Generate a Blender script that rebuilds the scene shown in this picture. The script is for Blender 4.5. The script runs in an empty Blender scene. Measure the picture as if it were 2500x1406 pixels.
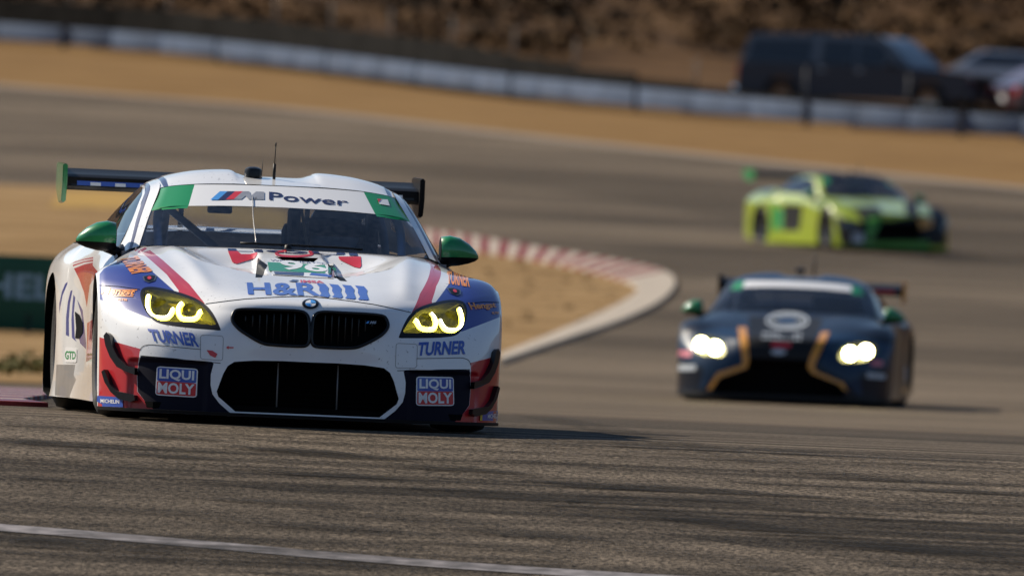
import bpy, bmesh, math, random
import numpy as np
from mathutils import Vector, Matrix
from mathutils.bvhtree import BVHTree
from mathutils.geometry import delaunay_2d_cdt, barycentric_transform

random.seed(7); np.random.seed(7)
scene = bpy.context.scene
C = scene.collection

# ------------------------------------------------------------------ camera
LENS, SENSOR, W0, H0 = 500.0, 36.0, 2500.0, 1406.0
F = W0 * LENS / SENSOR
ROLL = math.radians(2.45)
CR, SR = math.cos(ROLL), math.sin(ROLL)
cam_d = bpy.data.cameras.new('camera'); cam = bpy.data.objects.new('camera', cam_d); C.objects.link(cam)
cam_d.lens = LENS; cam_d.sensor_width = SENSOR; cam_d.sensor_fit = 'HORIZONTAL'
cam_d.clip_start = 1.0; cam_d.clip_end = 3000.0
cam.matrix_world = Matrix(((CR, -SR, 0, 0), (0, 0, -1, 0), (SR, CR, 0, 0), (0, 0, 0, 1)))
cam_d.dof.use_dof = True; cam_d.dof.focus_distance = 70.6; cam_d.dof.aperture_fstop = 5.6
scene.camera = cam

# ------------------------------------------------------------------ light
SUN_EL = math.radians(37.0)
SUN_AZ_VEC = Vector((-0.86, 0.52, 0)).normalized()           # towards the sun, seen from above
world = bpy.data.worlds.new('World'); scene.world = world; world.use_nodes = True
wn = world.node_tree.nodes; wl = world.node_tree.links
sky = wn.new('ShaderNodeTexSky'); sky.sky_type = 'NISHITA'; sky.sun_disc = False
sky.sun_elevation = SUN_EL; sky.sun_rotation = math.atan2(SUN_AZ_VEC.x, SUN_AZ_VEC.y)
sky.altitude = 200; sky.air_density = 1.0; sky.dust_density = 0.2; sky.ozone_density = 2.5
wl.new(sky.outputs[0], wn['Background'].inputs[0]); wn['Background'].inputs[1].default_value = 0.07
sun_d = bpy.data.lights.new('sun', 'SUN'); sun = bpy.data.objects.new('sun', sun_d); C.objects.link(sun)
sun_d.energy = 4.8; sun_d.angle = math.radians(0.53); sun_d.color = (1.0, 0.90, 0.75)
sdir = Vector((SUN_AZ_VEC.x * math.cos(SUN_EL), SUN_AZ_VEC.y * math.cos(SUN_EL), math.sin(SUN_EL)))
sun.rotation_euler = sdir.to_track_quat('Z', 'Y').to_euler()
scene.view_settings.view_transform = 'Standard'; scene.view_settings.look = 'None'
scene.view_settings.exposure = 0.50; scene.view_settings.gamma = 1.0

# ------------------------------------------------------------------ materials
def mat(name, col, rough=0.5, metal=0.0, coat=0.0, spec=0.5, emit=None, estr=0.0, noise=0.0, nscale=8.0, bump=0.0, bscale=60.0, coat_rough=0.04):
    m = bpy.data.materials.new(name); m.use_nodes = True
    nt = m.node_tree; b = nt.nodes['Principled BSDF']
    b.inputs['Base Color'].default_value = (*col, 1); b.inputs['Roughness'].default_value = rough
    b.inputs['Metallic'].default_value = metal; b.inputs['Coat Weight'].default_value = coat
    b.inputs['Coat IOR'].default_value = 1.38; b.inputs['Coat Roughness'].default_value = coat_rough; b.inputs['Specular IOR Level'].default_value = spec
    if emit: b.inputs['Emission Color'].default_value = (*emit, 1); b.inputs['Emission Strength'].default_value = estr
    if noise or bump:
        tc = nt.nodes.new('ShaderNodeTexCoord')
        n = nt.nodes.new('ShaderNodeTexNoise'); n.inputs['Scale'].default_value = nscale; n.inputs['Detail'].default_value = 6
        nt.links.new(tc.outputs['Object'], n.inputs['Vector'])
        if noise:
            mx = nt.nodes.new('ShaderNodeMix'); mx.data_type = 'RGBA'; mx.blend_type = 'MULTIPLY'
            mr = nt.nodes.new('ShaderNodeMapRange'); mr.inputs[1].default_value = 0.3; mr.inputs[2].default_value = 0.7
            mr.inputs[3].default_value = 1 - noise; mr.inputs[4].default_value = 1 + noise * 0.4
            nt.links.new(n.outputs[0], mr.inputs[0])
            mx.inputs[0].default_value = 1; mx.inputs[6].default_value = (*col, 1)
            nt.links.new(mr.outputs[0], mx.inputs[7]); nt.links.new(mx.outputs[2], b.inputs['Base Color'])
        if bump:
            n2 = nt.nodes.new('ShaderNodeTexNoise'); n2.inputs['Scale'].default_value = bscale; n2.inputs['Detail'].default_value = 4
            nt.links.new(tc.outputs['Object'], n2.inputs['Vector'])
            bp = nt.nodes.new('ShaderNodeBump'); bp.inputs['Strength'].default_value = bump; bp.inputs['Distance'].default_value = 0.02
            nt.links.new(n2.outputs[0], bp.inputs['Height']); nt.links.new(bp.outputs[0], b.inputs['Normal'])
    return m

def glass_mat(name, tint, refl=1.0, rough=0.01, dust=0.0):
    m = bpy.data.materials.new(name); m.use_nodes = True; nt = m.node_tree
    out = nt.nodes['Material Output']; nt.nodes.remove(nt.nodes['Principled BSDF'])
    tr = nt.nodes.new('ShaderNodeBsdfTransparent'); tr.inputs[0].default_value = (*tint, 1)
    gl = nt.nodes.new('ShaderNodeBsdfGlossy'); gl.inputs['Roughness'].default_value = rough
    gl.inputs[0].default_value = (refl, refl, refl, 1)
    fr = nt.nodes.new('ShaderNodeFresnel'); fr.inputs[0].default_value = 1.5
    geo = nt.nodes.new('ShaderNodeNewGeometry'); ior = nt.nodes.new('ShaderNodeMapRange'); ior.inputs[3].default_value = 1.5; ior.inputs[4].default_value = 1 / 1.5   # thin pane: same reflection from both sides
    nt.links.new(geo.outputs['Backfacing'], ior.inputs[0]); nt.links.new(ior.outputs[0], fr.inputs[0])
    mx = nt.nodes.new('ShaderNodeMixShader')
    nt.links.new(fr.outputs[0], mx.inputs[0]); nt.links.new(tr.outputs[0], mx.inputs[1]); nt.links.new(gl.outputs[0], mx.inputs[2])
    last = mx
    if dust:
        df = nt.nodes.new('ShaderNodeBsdfDiffuse'); df.inputs[0].default_value = (.30, .33, .40, 1)
        n = nt.nodes.new('ShaderNodeTexNoise'); n.inputs['Scale'].default_value = 30; n.inputs['Detail'].default_value = 8
        tc = nt.nodes.new('ShaderNodeTexCoord'); nt.links.new(tc.outputs['Object'], n.inputs['Vector'])
        ml = nt.nodes.new('ShaderNodeMapRange'); ml.inputs[1].default_value = .35; ml.inputs[2].default_value = .8
        ml.inputs[3].default_value = 0.0; ml.inputs[4].default_value = dust
        nt.links.new(n.outputs[0], ml.inputs[0])
        m2 = nt.nodes.new('ShaderNodeMixShader'); nt.links.new(ml.outputs[0], m2.inputs[0])
        nt.links.new(mx.outputs[0], m2.inputs[1]); nt.links.new(df.outputs[0], m2.inputs[2]); last = m2
    nt.links.new(last.outputs[0], out.inputs[0]); return m

M = {}
M['white'] = mat('white_paint', (.80, .80, .80), .38, coat=1.0, noise=.05, nscale=5)
def specks(m):
    # rubber specks and stone marks picked up on track
    nt = m.node_tree; b = nt.nodes['Principled BSDF']; src = b.inputs['Base Color'].links[0].from_socket
    tc = nt.nodes.new('ShaderNodeTexCoord'); n = nt.nodes.new('ShaderNodeTexNoise'); n.inputs['Scale'].default_value = 55; n.inputs['Detail'].default_value = 2
    nt.links.new(tc.outputs['Object'], n.inputs['Vector'])
    n2 = nt.nodes.new('ShaderNodeTexNoise'); n2.inputs['Scale'].default_value = 2.2; n2.inputs['Detail'].default_value = 4; nt.links.new(tc.outputs['Object'], n2.inputs['Vector'])
    ad = nt.nodes.new('ShaderNodeMath'); ad.operation = 'MULTIPLY_ADD'; ad.inputs[1].default_value = .35; nt.links.new(n2.outputs[0], ad.inputs[0]); nt.links.new(n.outputs[0], ad.inputs[2])
    r = nt.nodes.new('ShaderNodeMapRange'); r.inputs[1].default_value = .86; r.inputs[2].default_value = .96; r.inputs[3].default_value = 0; r.inputs[4].default_value = .75; nt.links.new(ad.outputs[0], r.inputs[0])
    mx = nt.nodes.new('ShaderNodeMix'); mx.data_type = 'RGBA'; nt.links.new(r.outputs[0], mx.inputs[0]); nt.links.new(src, mx.inputs[6]); mx.inputs[7].default_value = (.10, .09, .08, 1)
    nt.links.new(mx.outputs[2], b.inputs['Base Color'])
specks(M['white'])
M['blue'] = mat('blue_paint', (.010, .030, .25), .38, coat=1.0, noise=.06, nscale=6)
M['red'] = mat('red_paint', (.50, .010, .018), .38, coat=1.0, noise=.06, nscale=6)
M['navy'] = mat('navy_paint', (.006, .006, .016), .6, spec=.12, noise=.15, nscale=6)
M['green'] = mat('green_paint', (.0, .20, .055), .35, coat=1.0)
M['black'] = mat('black_satin', (.007, .007, .008), .5, spec=.25, noise=.2)
M['gloss_black'] = mat('black_gloss', (.004, .004, .005), .3, coat=.15, spec=.3)
M['carbon'] = mat('carbon_fibre', (.005, .005, .006), .45, spec=.15, noise=.3, nscale=150)
M['matt_black'] = mat('matt_black', (.004, .004, .004), .9, spec=.05)
M['rubber'] = mat('tyre_rubber', (.018, .017, .016), .75, noise=.3, nscale=12, bump=.15, bscale=90)
M['rim'] = mat('rim_grey', (.10, .10, .105), .3, metal=.9)
M['alloy'] = mat('bare_alloy', (.45, .44, .42), .3, metal=1.0)
M['grey'] = mat('grey_panel', (.20, .19, .18), .45, coat=.3, noise=.15)
M['orange'] = mat('orange_vinyl', (.85, .27, .015), .4, coat=.8)
M['vblue'] = mat('blue_vinyl', (.02, .08, .42), .4, coat=.8)
M['lblue'] = mat('light_blue_vinyl', (.06, .30, .72), .4, coat=.8)
M['dblue'] = mat('dark_blue_vinyl', (.008, .014, .08), .4, coat=.8)
M['silver'] = mat('silver_vinyl', (.50, .50, .51), .35, metal=.5, coat=.5, noise=.25, nscale=14)
M['vwhite'] = mat('white_vinyl', (.82, .82, .82), .4, coat=.8)
M['vred'] = mat('red_vinyl', (.62, .02, .03), .4, coat=.8)
M['vgreen'] = mat('green_vinyl', (.0, .25, .07), .4, coat=.8)
M['glass'] = glass_mat('windscreen_glass', (.50, .58, .72), 1.0, .02, dust=.05)
M['side_glass'] = glass_mat('side_glass', (.30, .31, .33), 1.0, .02, dust=.04)
M['lens'] = glass_mat('yellow_lens', (.95, .84, .10), .9, .02)
M['clear'] = glass_mat('clear_lens', (.9, .9, .9), .9, .02)
M['drl'] = mat('daytime_light_tube', (.9, .85, .2), .4, emit=(1.0, .96, .6), estr=9.0)
M['lamp'] = mat('headlamp_beam', (.9, .9, .6), .4, emit=(1.0, .90, .36), estr=45.0)
M['housing'] = mat('lamp_housing', (.085, .085, .07), .35, metal=.2, noise=.6, nscale=30)
M['suit'] = mat('race_suit', (.035, .04, .07), .8, noise=.2)
M['helmet'] = mat('helmet_shell', (.62, .66, .72), .3, coat=.8, noise=.4, nscale=7)
M['cage'] = mat('cage_paint', (.45, .47, .50), .5)
M['inner'] = mat('inner_panel', (.10, .105, .12), .6)
M['seat'] = mat('seat_shell', (.02, .02, .022), .6)
M['red_light'] = mat('red_tail_lamp', (.5, .01, .01), .25, coat=1.0)
M['glint'] = mat('chrome_trim', (.9, .9, .9), .06, metal=1.0)

# ------------------------------------------------------------------ mesh helpers
def tag(o, label, cat, group=None):
    o['label'] = label; o['category'] = cat
    if group: o['group'] = group
    return o
def link(o, parent=None):
    C.objects.link(o); o.parent = parent; return o
def empty(name, loc=(0, 0, 0), rz=0.0):
    o = bpy.data.objects.new(name, None); o.location = loc; o.rotation_euler = (0, 0, rz); o.empty_display_size = .3
    return link(o)
def mesh_obj(name, verts, faces, m, parent=None, smooth=True, normals=None, fm=None):
    me = bpy.data.meshes.new(name)
    me.from_pydata([tuple(map(float, v)) for v in verts], [], [tuple(map(int, f)) for f in faces])
    for x in (m if isinstance(m, (list, tuple)) else [m]): me.materials.append(x)
    me.polygons.foreach_set('use_smooth', [smooth] * len(me.polygons))
    if fm is not None: me.polygons.foreach_set('material_index', list(map(int, fm)))
    me.update()
    if normals is not None and len(normals) == len(me.vertices):
        me.normals_split_custom_set_from_vertices([tuple(map(float, n)) for n in normals])
    return link(bpy.data.objects.new(name, me), parent)
def bm_obj(name, bm, m, parent=None, smooth=False, auto=None):
    bmesh.ops.recalc_face_normals(bm, faces=bm.faces[:])
    me = bpy.data.meshes.new(name); bm.to_mesh(me); bm.free()
    for x in (m if isinstance(m, (list, tuple)) else [m]): me.materials.append(x)
    me.polygons.foreach_set('use_smooth', [smooth or auto is not None] * len(me.polygons))
    if auto is not None: me.set_sharp_from_angle(angle=math.radians(auto))
    return link(bpy.data.objects.new(name, me), parent)
def box_bm(bm, c, s, rot=None, bevel=0.0):
    r = bmesh.ops.create_cube(bm, size=1.0)
    mt = Matrix.Translation(c) @ (rot.to_4x4() if rot else Matrix()) @ Matrix.Diagonal((*s, 1))
    bmesh.ops.transform(bm, matrix=mt, verts=r['verts'])
    if bevel: bmesh.ops.bevel(bm, geom=list({e for v in r['verts'] for e in v.link_edges}), offset=bevel, segments=2, affect='EDGES', profile=.5)
def box(name, c, s, m, parent=None, rot=None, bevel=0.0):
    bm = bmesh.new(); box_bm(bm, c, s, rot, bevel); return bm_obj(name, bm, m, parent, auto=40)
def sweep(pts, rad, n=8, closed=False, caps=True):
    """tube along points; rad number or list"""
    pts = [Vector(p) for p in pts]; k = len(pts); V = []; Fc = []
    up = Vector((0, 0, 1)); prev = None
    for i in range(k):
        a = pts[(i - 1) % k] if (closed or i > 0) else pts[i]; b = pts[(i + 1) % k] if (closed or i < k - 1) else pts[i]
        t = (b - a).normalized()
        if prev is None:
            nrm = t.orthogonal().normalized()
        else:
            nrm = (prev - t * prev.dot(t)).normalized()
        prev = nrm; bn = t.cross(nrm); r = rad[i] if isinstance(rad, (list, tuple)) else rad
        for j in range(n):
            an = 2 * math.pi * j / n; V.append(pts[i] + (nrm * math.cos(an) + bn * math.sin(an)) * r)
    for i in range(k if closed else k - 1):
        for j in range(n):
            Fc.append((i * n + j, i * n + (j + 1) % n, ((i + 1) % k) * n + (j + 1) % n, ((i + 1) % k) * n + j))
    if caps and not closed: Fc += [tuple(range(n))[::-1], tuple(range((k - 1) * n, k * n))]
    return V, Fc
def tube(name, pts, rad, m, parent=None, n=8, closed=False):
    V, Fc = sweep(pts, rad, n, closed); return mesh_obj(name, V, Fc, m, parent)
def lathe(name, prof, m, parent=None, n=40, axis='x', c=(0, 0, 0), sharp=None):
    """prof: list of (along axis, radius)"""
    V = []; Fc = []; k = len(prof)
    for i in range(n):
        a = 2 * math.pi * i / n
        for (t, r) in prof:
            p = (t, r * math.cos(a), r * math.sin(a)) if axis == 'x' else (r * math.cos(a), r * math.sin(a), t)
            V.append((p[0] + c[0], p[1] + c[1], p[2] + c[2]))
    for i in range(n):
        for j in range(k - 1):
            Fc.append((i * k + j, i * k + j + 1, ((i + 1) % n) * k + j + 1, ((i + 1) % n) * k + j))
    o = mesh_obj(name, V, Fc, m, parent)
    if sharp: o.data.set_sharp_from_angle(angle=math.radians(sharp))
    return o
def smooth_line(pts, sub=6, closed=False):
    P = [np.array(p, float) for p in pts]; n = len(P); out = []
    for i in range(n if closed else n - 1):
        p1, p2 = P[i], P[(i + 1) % n]
        p0 = P[i - 1] if (closed or i > 0) else 2 * p1 - p2
        p3 = P[(i + 2) % n] if (closed or i < n - 2) else 2 * p2 - p1
        for k in range(sub):
            t = k / sub
            out.append(.5 * ((2 * p1) + (-p0 + p2) * t + (2 * p0 - 5 * p1 + 4 * p2 - p3) * t * t + (-p0 + 3 * p1 - 3 * p2 + p3) * t ** 3))
    if not closed: out.append(P[-1])
    return [tuple(map(float, o)) for o in out]
def densify(pts, step, closed=True):
    out = []; n = len(pts)
    for i in range(n if closed else n - 1):
        a = np.array(pts[i], float); b = np.array(pts[(i + 1) % n], float)
        k = max(1, int(np.linalg.norm(b - a) / step + .5))
        for j in range(k): out.append(tuple(a + (b - a) * j / k))
    if not closed: out.append(tuple(pts[-1]))
    return out
def inside(poly, p):
    x, y = p; r = False; n = len(poly); j = n - 1
    for i in range(n):
        xi, yi = poly[i]; xj, yj = poly[j]
        if (yi > y) != (yj > y) and x < (xj - xi) * (y - yi) / (yj - yi) + xi: r = not r
        j = i
    return r
def inside_many(poly, P):
    P = np.asarray(P); r = np.zeros(len(P), bool); n = len(poly); j = n - 1
    for i in range(n):
        xi, yi = poly[i]; xj, yj = poly[j]
        if yi != yj:
            c = ((yi > P[:, 1]) != (yj > P[:, 1])) & (P[:, 0] < (xj - xi) * (P[:, 1] - yi) / (yj - yi) + xi)
            r ^= c
        j = i
    return r
def unroll(px, py):
    dx, dy = px - W0 / 2, py - H0 / 2
    return dx * CR + dy * SR, -dx * SR + dy * CR
def ray(px, py):
    a, b = unroll(px, py); return Vector((a / F, 1.0, -b / F)).normalized()
def Z(s, ox, oy, pts): return [(ox + x / s, oy + y / s) for x, y in pts]
def Z3(*p): return Z(3.125, 100, 600, p)
def Z4(*p): return Z(2.704, 500, 580, p)

# ------------------------------------------------------------------ spline patches
class Patch:
    def __init__(s, net, mirror=True, disp=None):
        N = np.array(net, float)
        if mirror:
            L = N[:, :0:-1, :].copy(); L[..., 0] *= -1
            s.c = N.shape[1] - 1; N = np.concatenate([L, N], axis=1)
        else: s.c = 0
        s.N = N; s.V, s.U = N.shape[0], N.shape[1]; s.disp = disp
        a = np.concatenate([2 * N[:1] - N[1:2], N, 2 * N[-1:] - N[-2:-1]], 0)
        s.P = np.concatenate([2 * a[:, :1] - a[:, 1:2], a, 2 * a[:, -1:] - a[:, -2:-1]], 1)
        s.ulo, s.uhi, s.vlo, s.vhi = -s.c, s.U - 1 - s.c, 0, s.V - 1
    def w(s, t):
        return np.stack([-.5 * t + t * t - .5 * t ** 3, 1 - 2.5 * t * t + 1.5 * t ** 3, .5 * t + 2 * t * t - 1.5 * t ** 3, -.5 * t * t + .5 * t ** 3], -1)
    def ev(s, u, v, raw=False):
        u = np.clip(np.asarray(u, float) + s.c, 0, s.U - 1); v = np.clip(np.asarray(v, float), 0, s.V - 1)
        iu = np.minimum(u.astype(int), s.U - 2); iv = np.minimum(v.astype(int), s.V - 2)
        wu = s.w(u - iu); wv = s.w(v - iv); o = np.zeros(u.shape + (3,))
        for a in range(4):
            for b in range(4): o += (wv[..., a] * wu[..., b])[..., None] * s.P[iv + a, iu + b]
        if s.disp is not None and not raw: o = s.disp(o, u - s.c, v)
        return o
    def nor(s, u, v, e=.02):
        u = np.asarray(u, float); v = np.asarray(v, float)
        u1, u2 = np.clip(u - e, s.ulo, s.uhi), np.clip(u + e, s.ulo, s.uhi); v1, v2 = np.clip(v - e, s.vlo, s.vhi), np.clip(v + e, s.vlo, s.vhi)
        n = np.cross(s.ev(u2, v) - s.ev(u1, v), s.ev(u, v2) - s.ev(u, v1))
        return n / np.maximum(np.linalg.norm(n, axis=-1, keepdims=True), 1e-9)
    def tess(s, du, dv):
        us = np.linspace(s.ulo, s.uhi, int((s.uhi - s.ulo) * du) + 1); vs = np.linspace(s.vlo, s.vhi, int((s.vhi - s.vlo) * dv) + 1)
        uu, vv = np.meshgrid(us, vs); s.tu, s.tv = uu.ravel(), vv.ravel()
        s.tp = s.ev(s.tu, s.tv); nu, nv = len(us), len(vs)
        s.tf = [(j * nu + i, j * nu + i + 1, (j + 1) * nu + i + 1) for j in range(nv - 1) for i in range(nu - 1)] + \
               [(j * nu + i, (j + 1) * nu + i + 1, (j + 1) * nu + i) for j in range(nv - 1) for i in range(nu - 1)]
        s.tn = s.nor(s.tu, s.tv)
        s.bvh = BVHTree.FromPolygons([Vector(p) for p in s.tp], s.tf)
        return s
    def hit(s, o, d):
        h = s.bvh.ray_cast(o, d)
        if h[0] is not None:
            f = s.tf[h[2]]; A = [Vector(s.tp[i]) for i in f]; B = [Vector((s.tu[i], s.tv[i], 0)) for i in f]
            q = barycentric_transform(h[0], *A, *B); return (q.x, q.y)
        w = s.tp - np.array(o); t = w @ np.array(d); dist = np.linalg.norm(w - t[:, None] * np.array(d), axis=1)
        i = int(dist.argmin()); return (float(s.tu[i]), float(s.tv[i]))

class Car:
    """a car frame: local x to the picture's right, y to the car's tail, z up, origin under the front axle"""
    def __init__(s, name, T, yaw):
        s.root = empty(name, T, yaw); s.T = Vector(T); s.yaw = yaw
        s.inv = (Matrix.Translation(T) @ Matrix.Rotation(yaw, 4, 'Z')).inverted()
        s.o = s.inv @ Vector((0, 0, 0)); s.r3 = s.inv.to_3x3(); s.patches = []
    def ray(s, px, py): return s.r3 @ ray(px, py)
    def uv(s, patch, pts, side=False):
        out = []
        for p in pts:
            if side: out.append(patch.hit(Vector((5 * side, p[0], p[1])), Vector((-side, 0, 0))))   # p = (y, z)
            else: out.append(patch.hit(s.o, s.ray(*p)))
        return out
    def finish_surface(s):
        V, Fs, N, k = [], [], [], 0
        for p in s.patches:
            V += [Vector(q) for q in p.tp]; N.append(p.tn); Fs += [tuple(i + k for i in f) for f in p.tf]; k += len(p.tp)
        s.bv = V; s.bf = Fs; s.bn = np.concatenate(N); s.bvh = BVHTree.FromPolygons(V, Fs)
    def cast(s, o, d):
        h = s.bvh.ray_cast(o, d)
        if h[0] is None: return None
        f = s.bf[h[2]]; A = [s.bv[i] for i in f]
        n = barycentric_transform(h[0], *A, *[Vector(s.bn[i]) for i in f]).normalized()
        if n.dot(d) > 0: n = -n
        return h[0], n
    # ---- build a patch cut by outlines
    def build(s, patch, du, dv, panels, paints, default_panel, default_mat, split=True):
        """panels / paints: list of (uv outline, tag, mirror). Later entries win. panel tag None = hole"""
        us = np.linspace(patch.ulo, patch.uhi, int((patch.uhi - patch.ulo) * du) + 1); vs = np.linspace(patch.vlo, patch.vhi, int((patch.vhi - patch.vlo) * dv) + 1)
        pts = [Vector((u, v)) for v in vs for u in us]; edges = []
        def add(poly):
            k = len(pts); n = len(poly); pts.extend(Vector((min(max(a, patch.ulo), patch.uhi), min(max(b, patch.vlo), patch.vhi))) for a, b in poly)
            edges.extend((k + i, k + (i + 1) % n) for i in range(n))
        def both(L):
            o = []
            for poly, t, mir in L:
                o.append((poly, t))
                if mir: o.append(([(-a, b) for a, b in poly], t))
            return o
        PN, PT = both(panels), both(paints)
        for poly, t in PN + PT: add(poly)
        v2, e2, f2, *_ = delaunay_2d_cdt(pts, edges, [], 0, 1e-5)
        uv = np.array([tuple(v) for v in v2]); f2 = np.array([f for f in f2 if len(f) == 3])
        cen = uv[f2].mean(1)
        lab = np.array([default_panel] * len(f2), dtype=object); pm = np.array([default_mat] * len(f2), dtype=object)
        for poly, t in PN: lab[inside_many(poly, cen)] = t if t else ''
        for poly, t in PT: pm[inside_many(poly, cen)] = t
        P3 = patch.ev(uv[:, 0], uv[:, 1]); N3 = patch.nor(uv[:, 0], uv[:, 1])
        out = {}
        for nm in sorted(set(lab)):
            if nm == '': continue
            fs = f2[lab == nm]; ms = pm[lab == nm]
            base, force = (nm.split(':') + [None])[:2]
            if force: ms = np.array([force] * len(fs), dtype=object)
            # split left / right islands of a mirrored panel
            groups = [np.ones(len(fs), bool)]
            cu = uv[fs].mean(1)[:, 0]
            if base.endswith('*'): base = base[:-1]; groups = [cu < 0, cu >= 0]
            for g in groups:
                if not g.any(): continue
                ff = fs[g]; mm = ms[g]; used = np.unique(ff); re = np.zeros(len(uv), int); re[used] = np.arange(len(used))
                names = sorted(set(mm))
                ob = mesh_obj(base, P3[used], re[ff], [M[x] for x in names], s.root, True, N3[used], [names.index(x) for x in mm])
                out.setdefault(base, []).append(ob)
        return out
    def rim(s, name, patch, poly, depth, m, parent=None, mirror=False, dirv=(0, 1, 0)):
        """a wall going in from an opening's edge"""
        for sg in ((1, -1) if mirror else (1,)):
            P = patch.ev([sg * a for a, b in poly], [b for a, b in poly]); n = len(P)
            Q = P + np.array(dirv) * depth
            V = np.concatenate([P, Q]); Fc = [(i, (i + 1) % n, n + (i + 1) % n, n + i) for i in range(n)]
            mesh_obj(name, V, Fc, m, parent or s.root)
    def backing(s, name, patch, poly, depth, m, parent=None, mirror=False):
        for sg in ((1, -1) if mirror else (1,)):
            P = patch.ev([sg * a for a, b in poly], [b for a, b in poly]); P = P + np.array((0, depth, 0)); n = len(P)
            c = P.mean(0); V = np.concatenate([P, c[None]])
            mesh_obj(name, V, [(i, (i + 1) % n, n) for i in range(n)], m, parent or s.root)
    # ---- flat prints laid on the bodywork
    def decal(s, name, v2, faces, m, off=.0022, parent=None, mirror=False, fm=None):
        V, N, ok = [], [], []
        for p in v2:
            h = s.cast(s.o, s.ray(*p))
            ok.append(h is not None)
            if h is None: V.append((0, 0, 0)); N.append((0, 0, 1)); continue
            V.append(tuple(h[0] + h[1] * off)); N.append(tuple(h[1]))
        keep = [i for i, f in enumerate(faces) if all(ok[j] for j in f)]
        def bad(f):
            ys = [V[j][1] for j in f]; return max(ys) - min(ys) > .30
        keep = [i for i in keep if not bad(faces[i])]
        used = sorted({j for i in keep for j in faces[i]}); re = {j: k for k, j in enumerate(used)}
        if not used: return None
        Fc = []
        for i in keep:
            f = faces[i]; a_, b_, c_ = (Vector(V[j]) for j in f[:3])
            g_ = (b_ - a_).cross(c_ - a_); w_ = Vector(N[f[0]])
            Fc.append(tuple(re[j] for j in (f if g_.dot(w_) >= 0 else f[::-1])))
        o = mesh_obj(name, [V[j] for j in used], Fc, m, parent or s.root, True, [N[j] for j in used], [fm[i] for i in keep] if fm else None)
        if mirror:
            mesh_obj(name, [(-V[j][0], V[j][1], V[j][2]) for j in used], [f[::-1] for f in Fc], m, parent or s.root, True, [(-N[j][0], N[j][1], N[j][2]) for j in used])
        return o
    def poly(s, name, px, m, off=.0022, step=14, parent=None, mirror=False):
        v2, f = fill_poly(px, step); return s.decal(name, v2, f, m, off, parent, mirror)
    def line(s, name, px, wd, m, off=.0015, parent=None, mirror=False, closed=False):
        px = densify(px, 8, closed); n = len(px); V = []
        for i in range(n):
            a = np.array(px[i - 1] if (closed or i) else px[i]); b = np.array(px[(i + 1) % n] if (closed or i < n - 1) else px[i])
            t = b - a; t = t / max(np.linalg.norm(t), 1e-6); q = np.array((-t[1], t[0])) * wd / 2
            V += [tuple(np.array(px[i]) + q), tuple(np.array(px[i]) - q)]
        Fc = [(2 * i, 2 * i + 1, 2 * ((i + 1) % n) + 1, 2 * ((i + 1) % n)) for i in range(n if closed else n - 1)]
        return s.decal(name, V, Fc, m, off, parent, mirror)
    def text(s, name, body, quad, m, shear=0.0, bold=0.0, off=.0030, parent=None, cut=.08):
        """quad: picture corners TL, TR, BR, BL of the lettering's box"""
        v, f = text_mesh(body, shear, bold, cut)
        a, b, c, d = [np.array(q, float) for q in quad]
        v2 = [tuple((a * (1 - x) + b * x) * y + (d * (1 - x) + c * x) * (1 - y)) for x, y in v]
        return s.decal(name, v2, f, m, off, parent)

def fill_poly(px, step):
    bm = bmesh.new(); vs = [bm.verts.new((x, y, 0)) for x, y in px]; bm.faces.new(vs)
    bmesh.ops.triangulate(bm, faces=bm.faces[:])
    xs = [p[0] for p in px]; ys = [p[1] for p in px]
    grid_cut(bm, min(xs), max(xs), min(ys), max(ys), step)
    v = [(q.co.x, q.co.y) for q in bm.verts]; bm.verts.index_update(); f = [tuple(q.index for q in fc.verts) for fc in bm.faces]
    bm.free(); return v, f
def grid_cut(bm, x0, x1, y0, y1, step):
    for (lo, hi, no) in ((x0, x1, (1, 0, 0)), (y0, y1, (0, 1, 0))):
        k = int((hi - lo) / step)
        for i in range(1, k + 1):
            c = lo + i * step
            bmesh.ops.bisect_plane(bm, geom=bm.verts[:] + bm.edges[:] + bm.faces[:], plane_co=(c * no[0], c * no[1], 0), plane_no=no, dist=1e-6)
    bmesh.ops.triangulate(bm, faces=bm.faces[:])
def text_mesh(body, shear=0.0, bold=0.0, cut=.08, space=1.0):
    cu = bpy.data.curves.new('t', 'FONT'); cu.body = body; cu.shear = shear; cu.offset = bold; cu.resolution_u = 3; cu.space_character = space
    ob = bpy.data.objects.new('t', cu); C.objects.link(ob); bpy.context.view_layer.update()
    me = bpy.data.meshes.new_from_object(ob.evaluated_get(bpy.context.evaluated_depsgraph_get()))
    bpy.data.objects.remove(ob); bpy.data.curves.remove(cu)
    bm = bmesh.new(); bm.from_mesh(me); bpy.data.meshes.remove(me)
    bmesh.ops.remove_doubles(bm, verts=bm.verts[:], dist=1e-5)
    xs = [v.co.x for v in bm.verts]; ys = [v.co.y for v in bm.verts]
    x0, x1, y0, y1 = min(xs), max(xs), min(ys), max(ys)
    for v in bm.verts: v.co = ((v.co.x - x0) / (x1 - x0), (v.co.y - y0) / (y1 - y0), 0)
    grid_cut(bm, 0, 1, 0, 1, cut)
    v = [(q.co.x, q.co.y) for q in bm.verts]; bm.verts.index_update(); f = [tuple(q.index for q in fc.verts) for fc in bm.faces]
    bm.free(); return v, f

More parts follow.
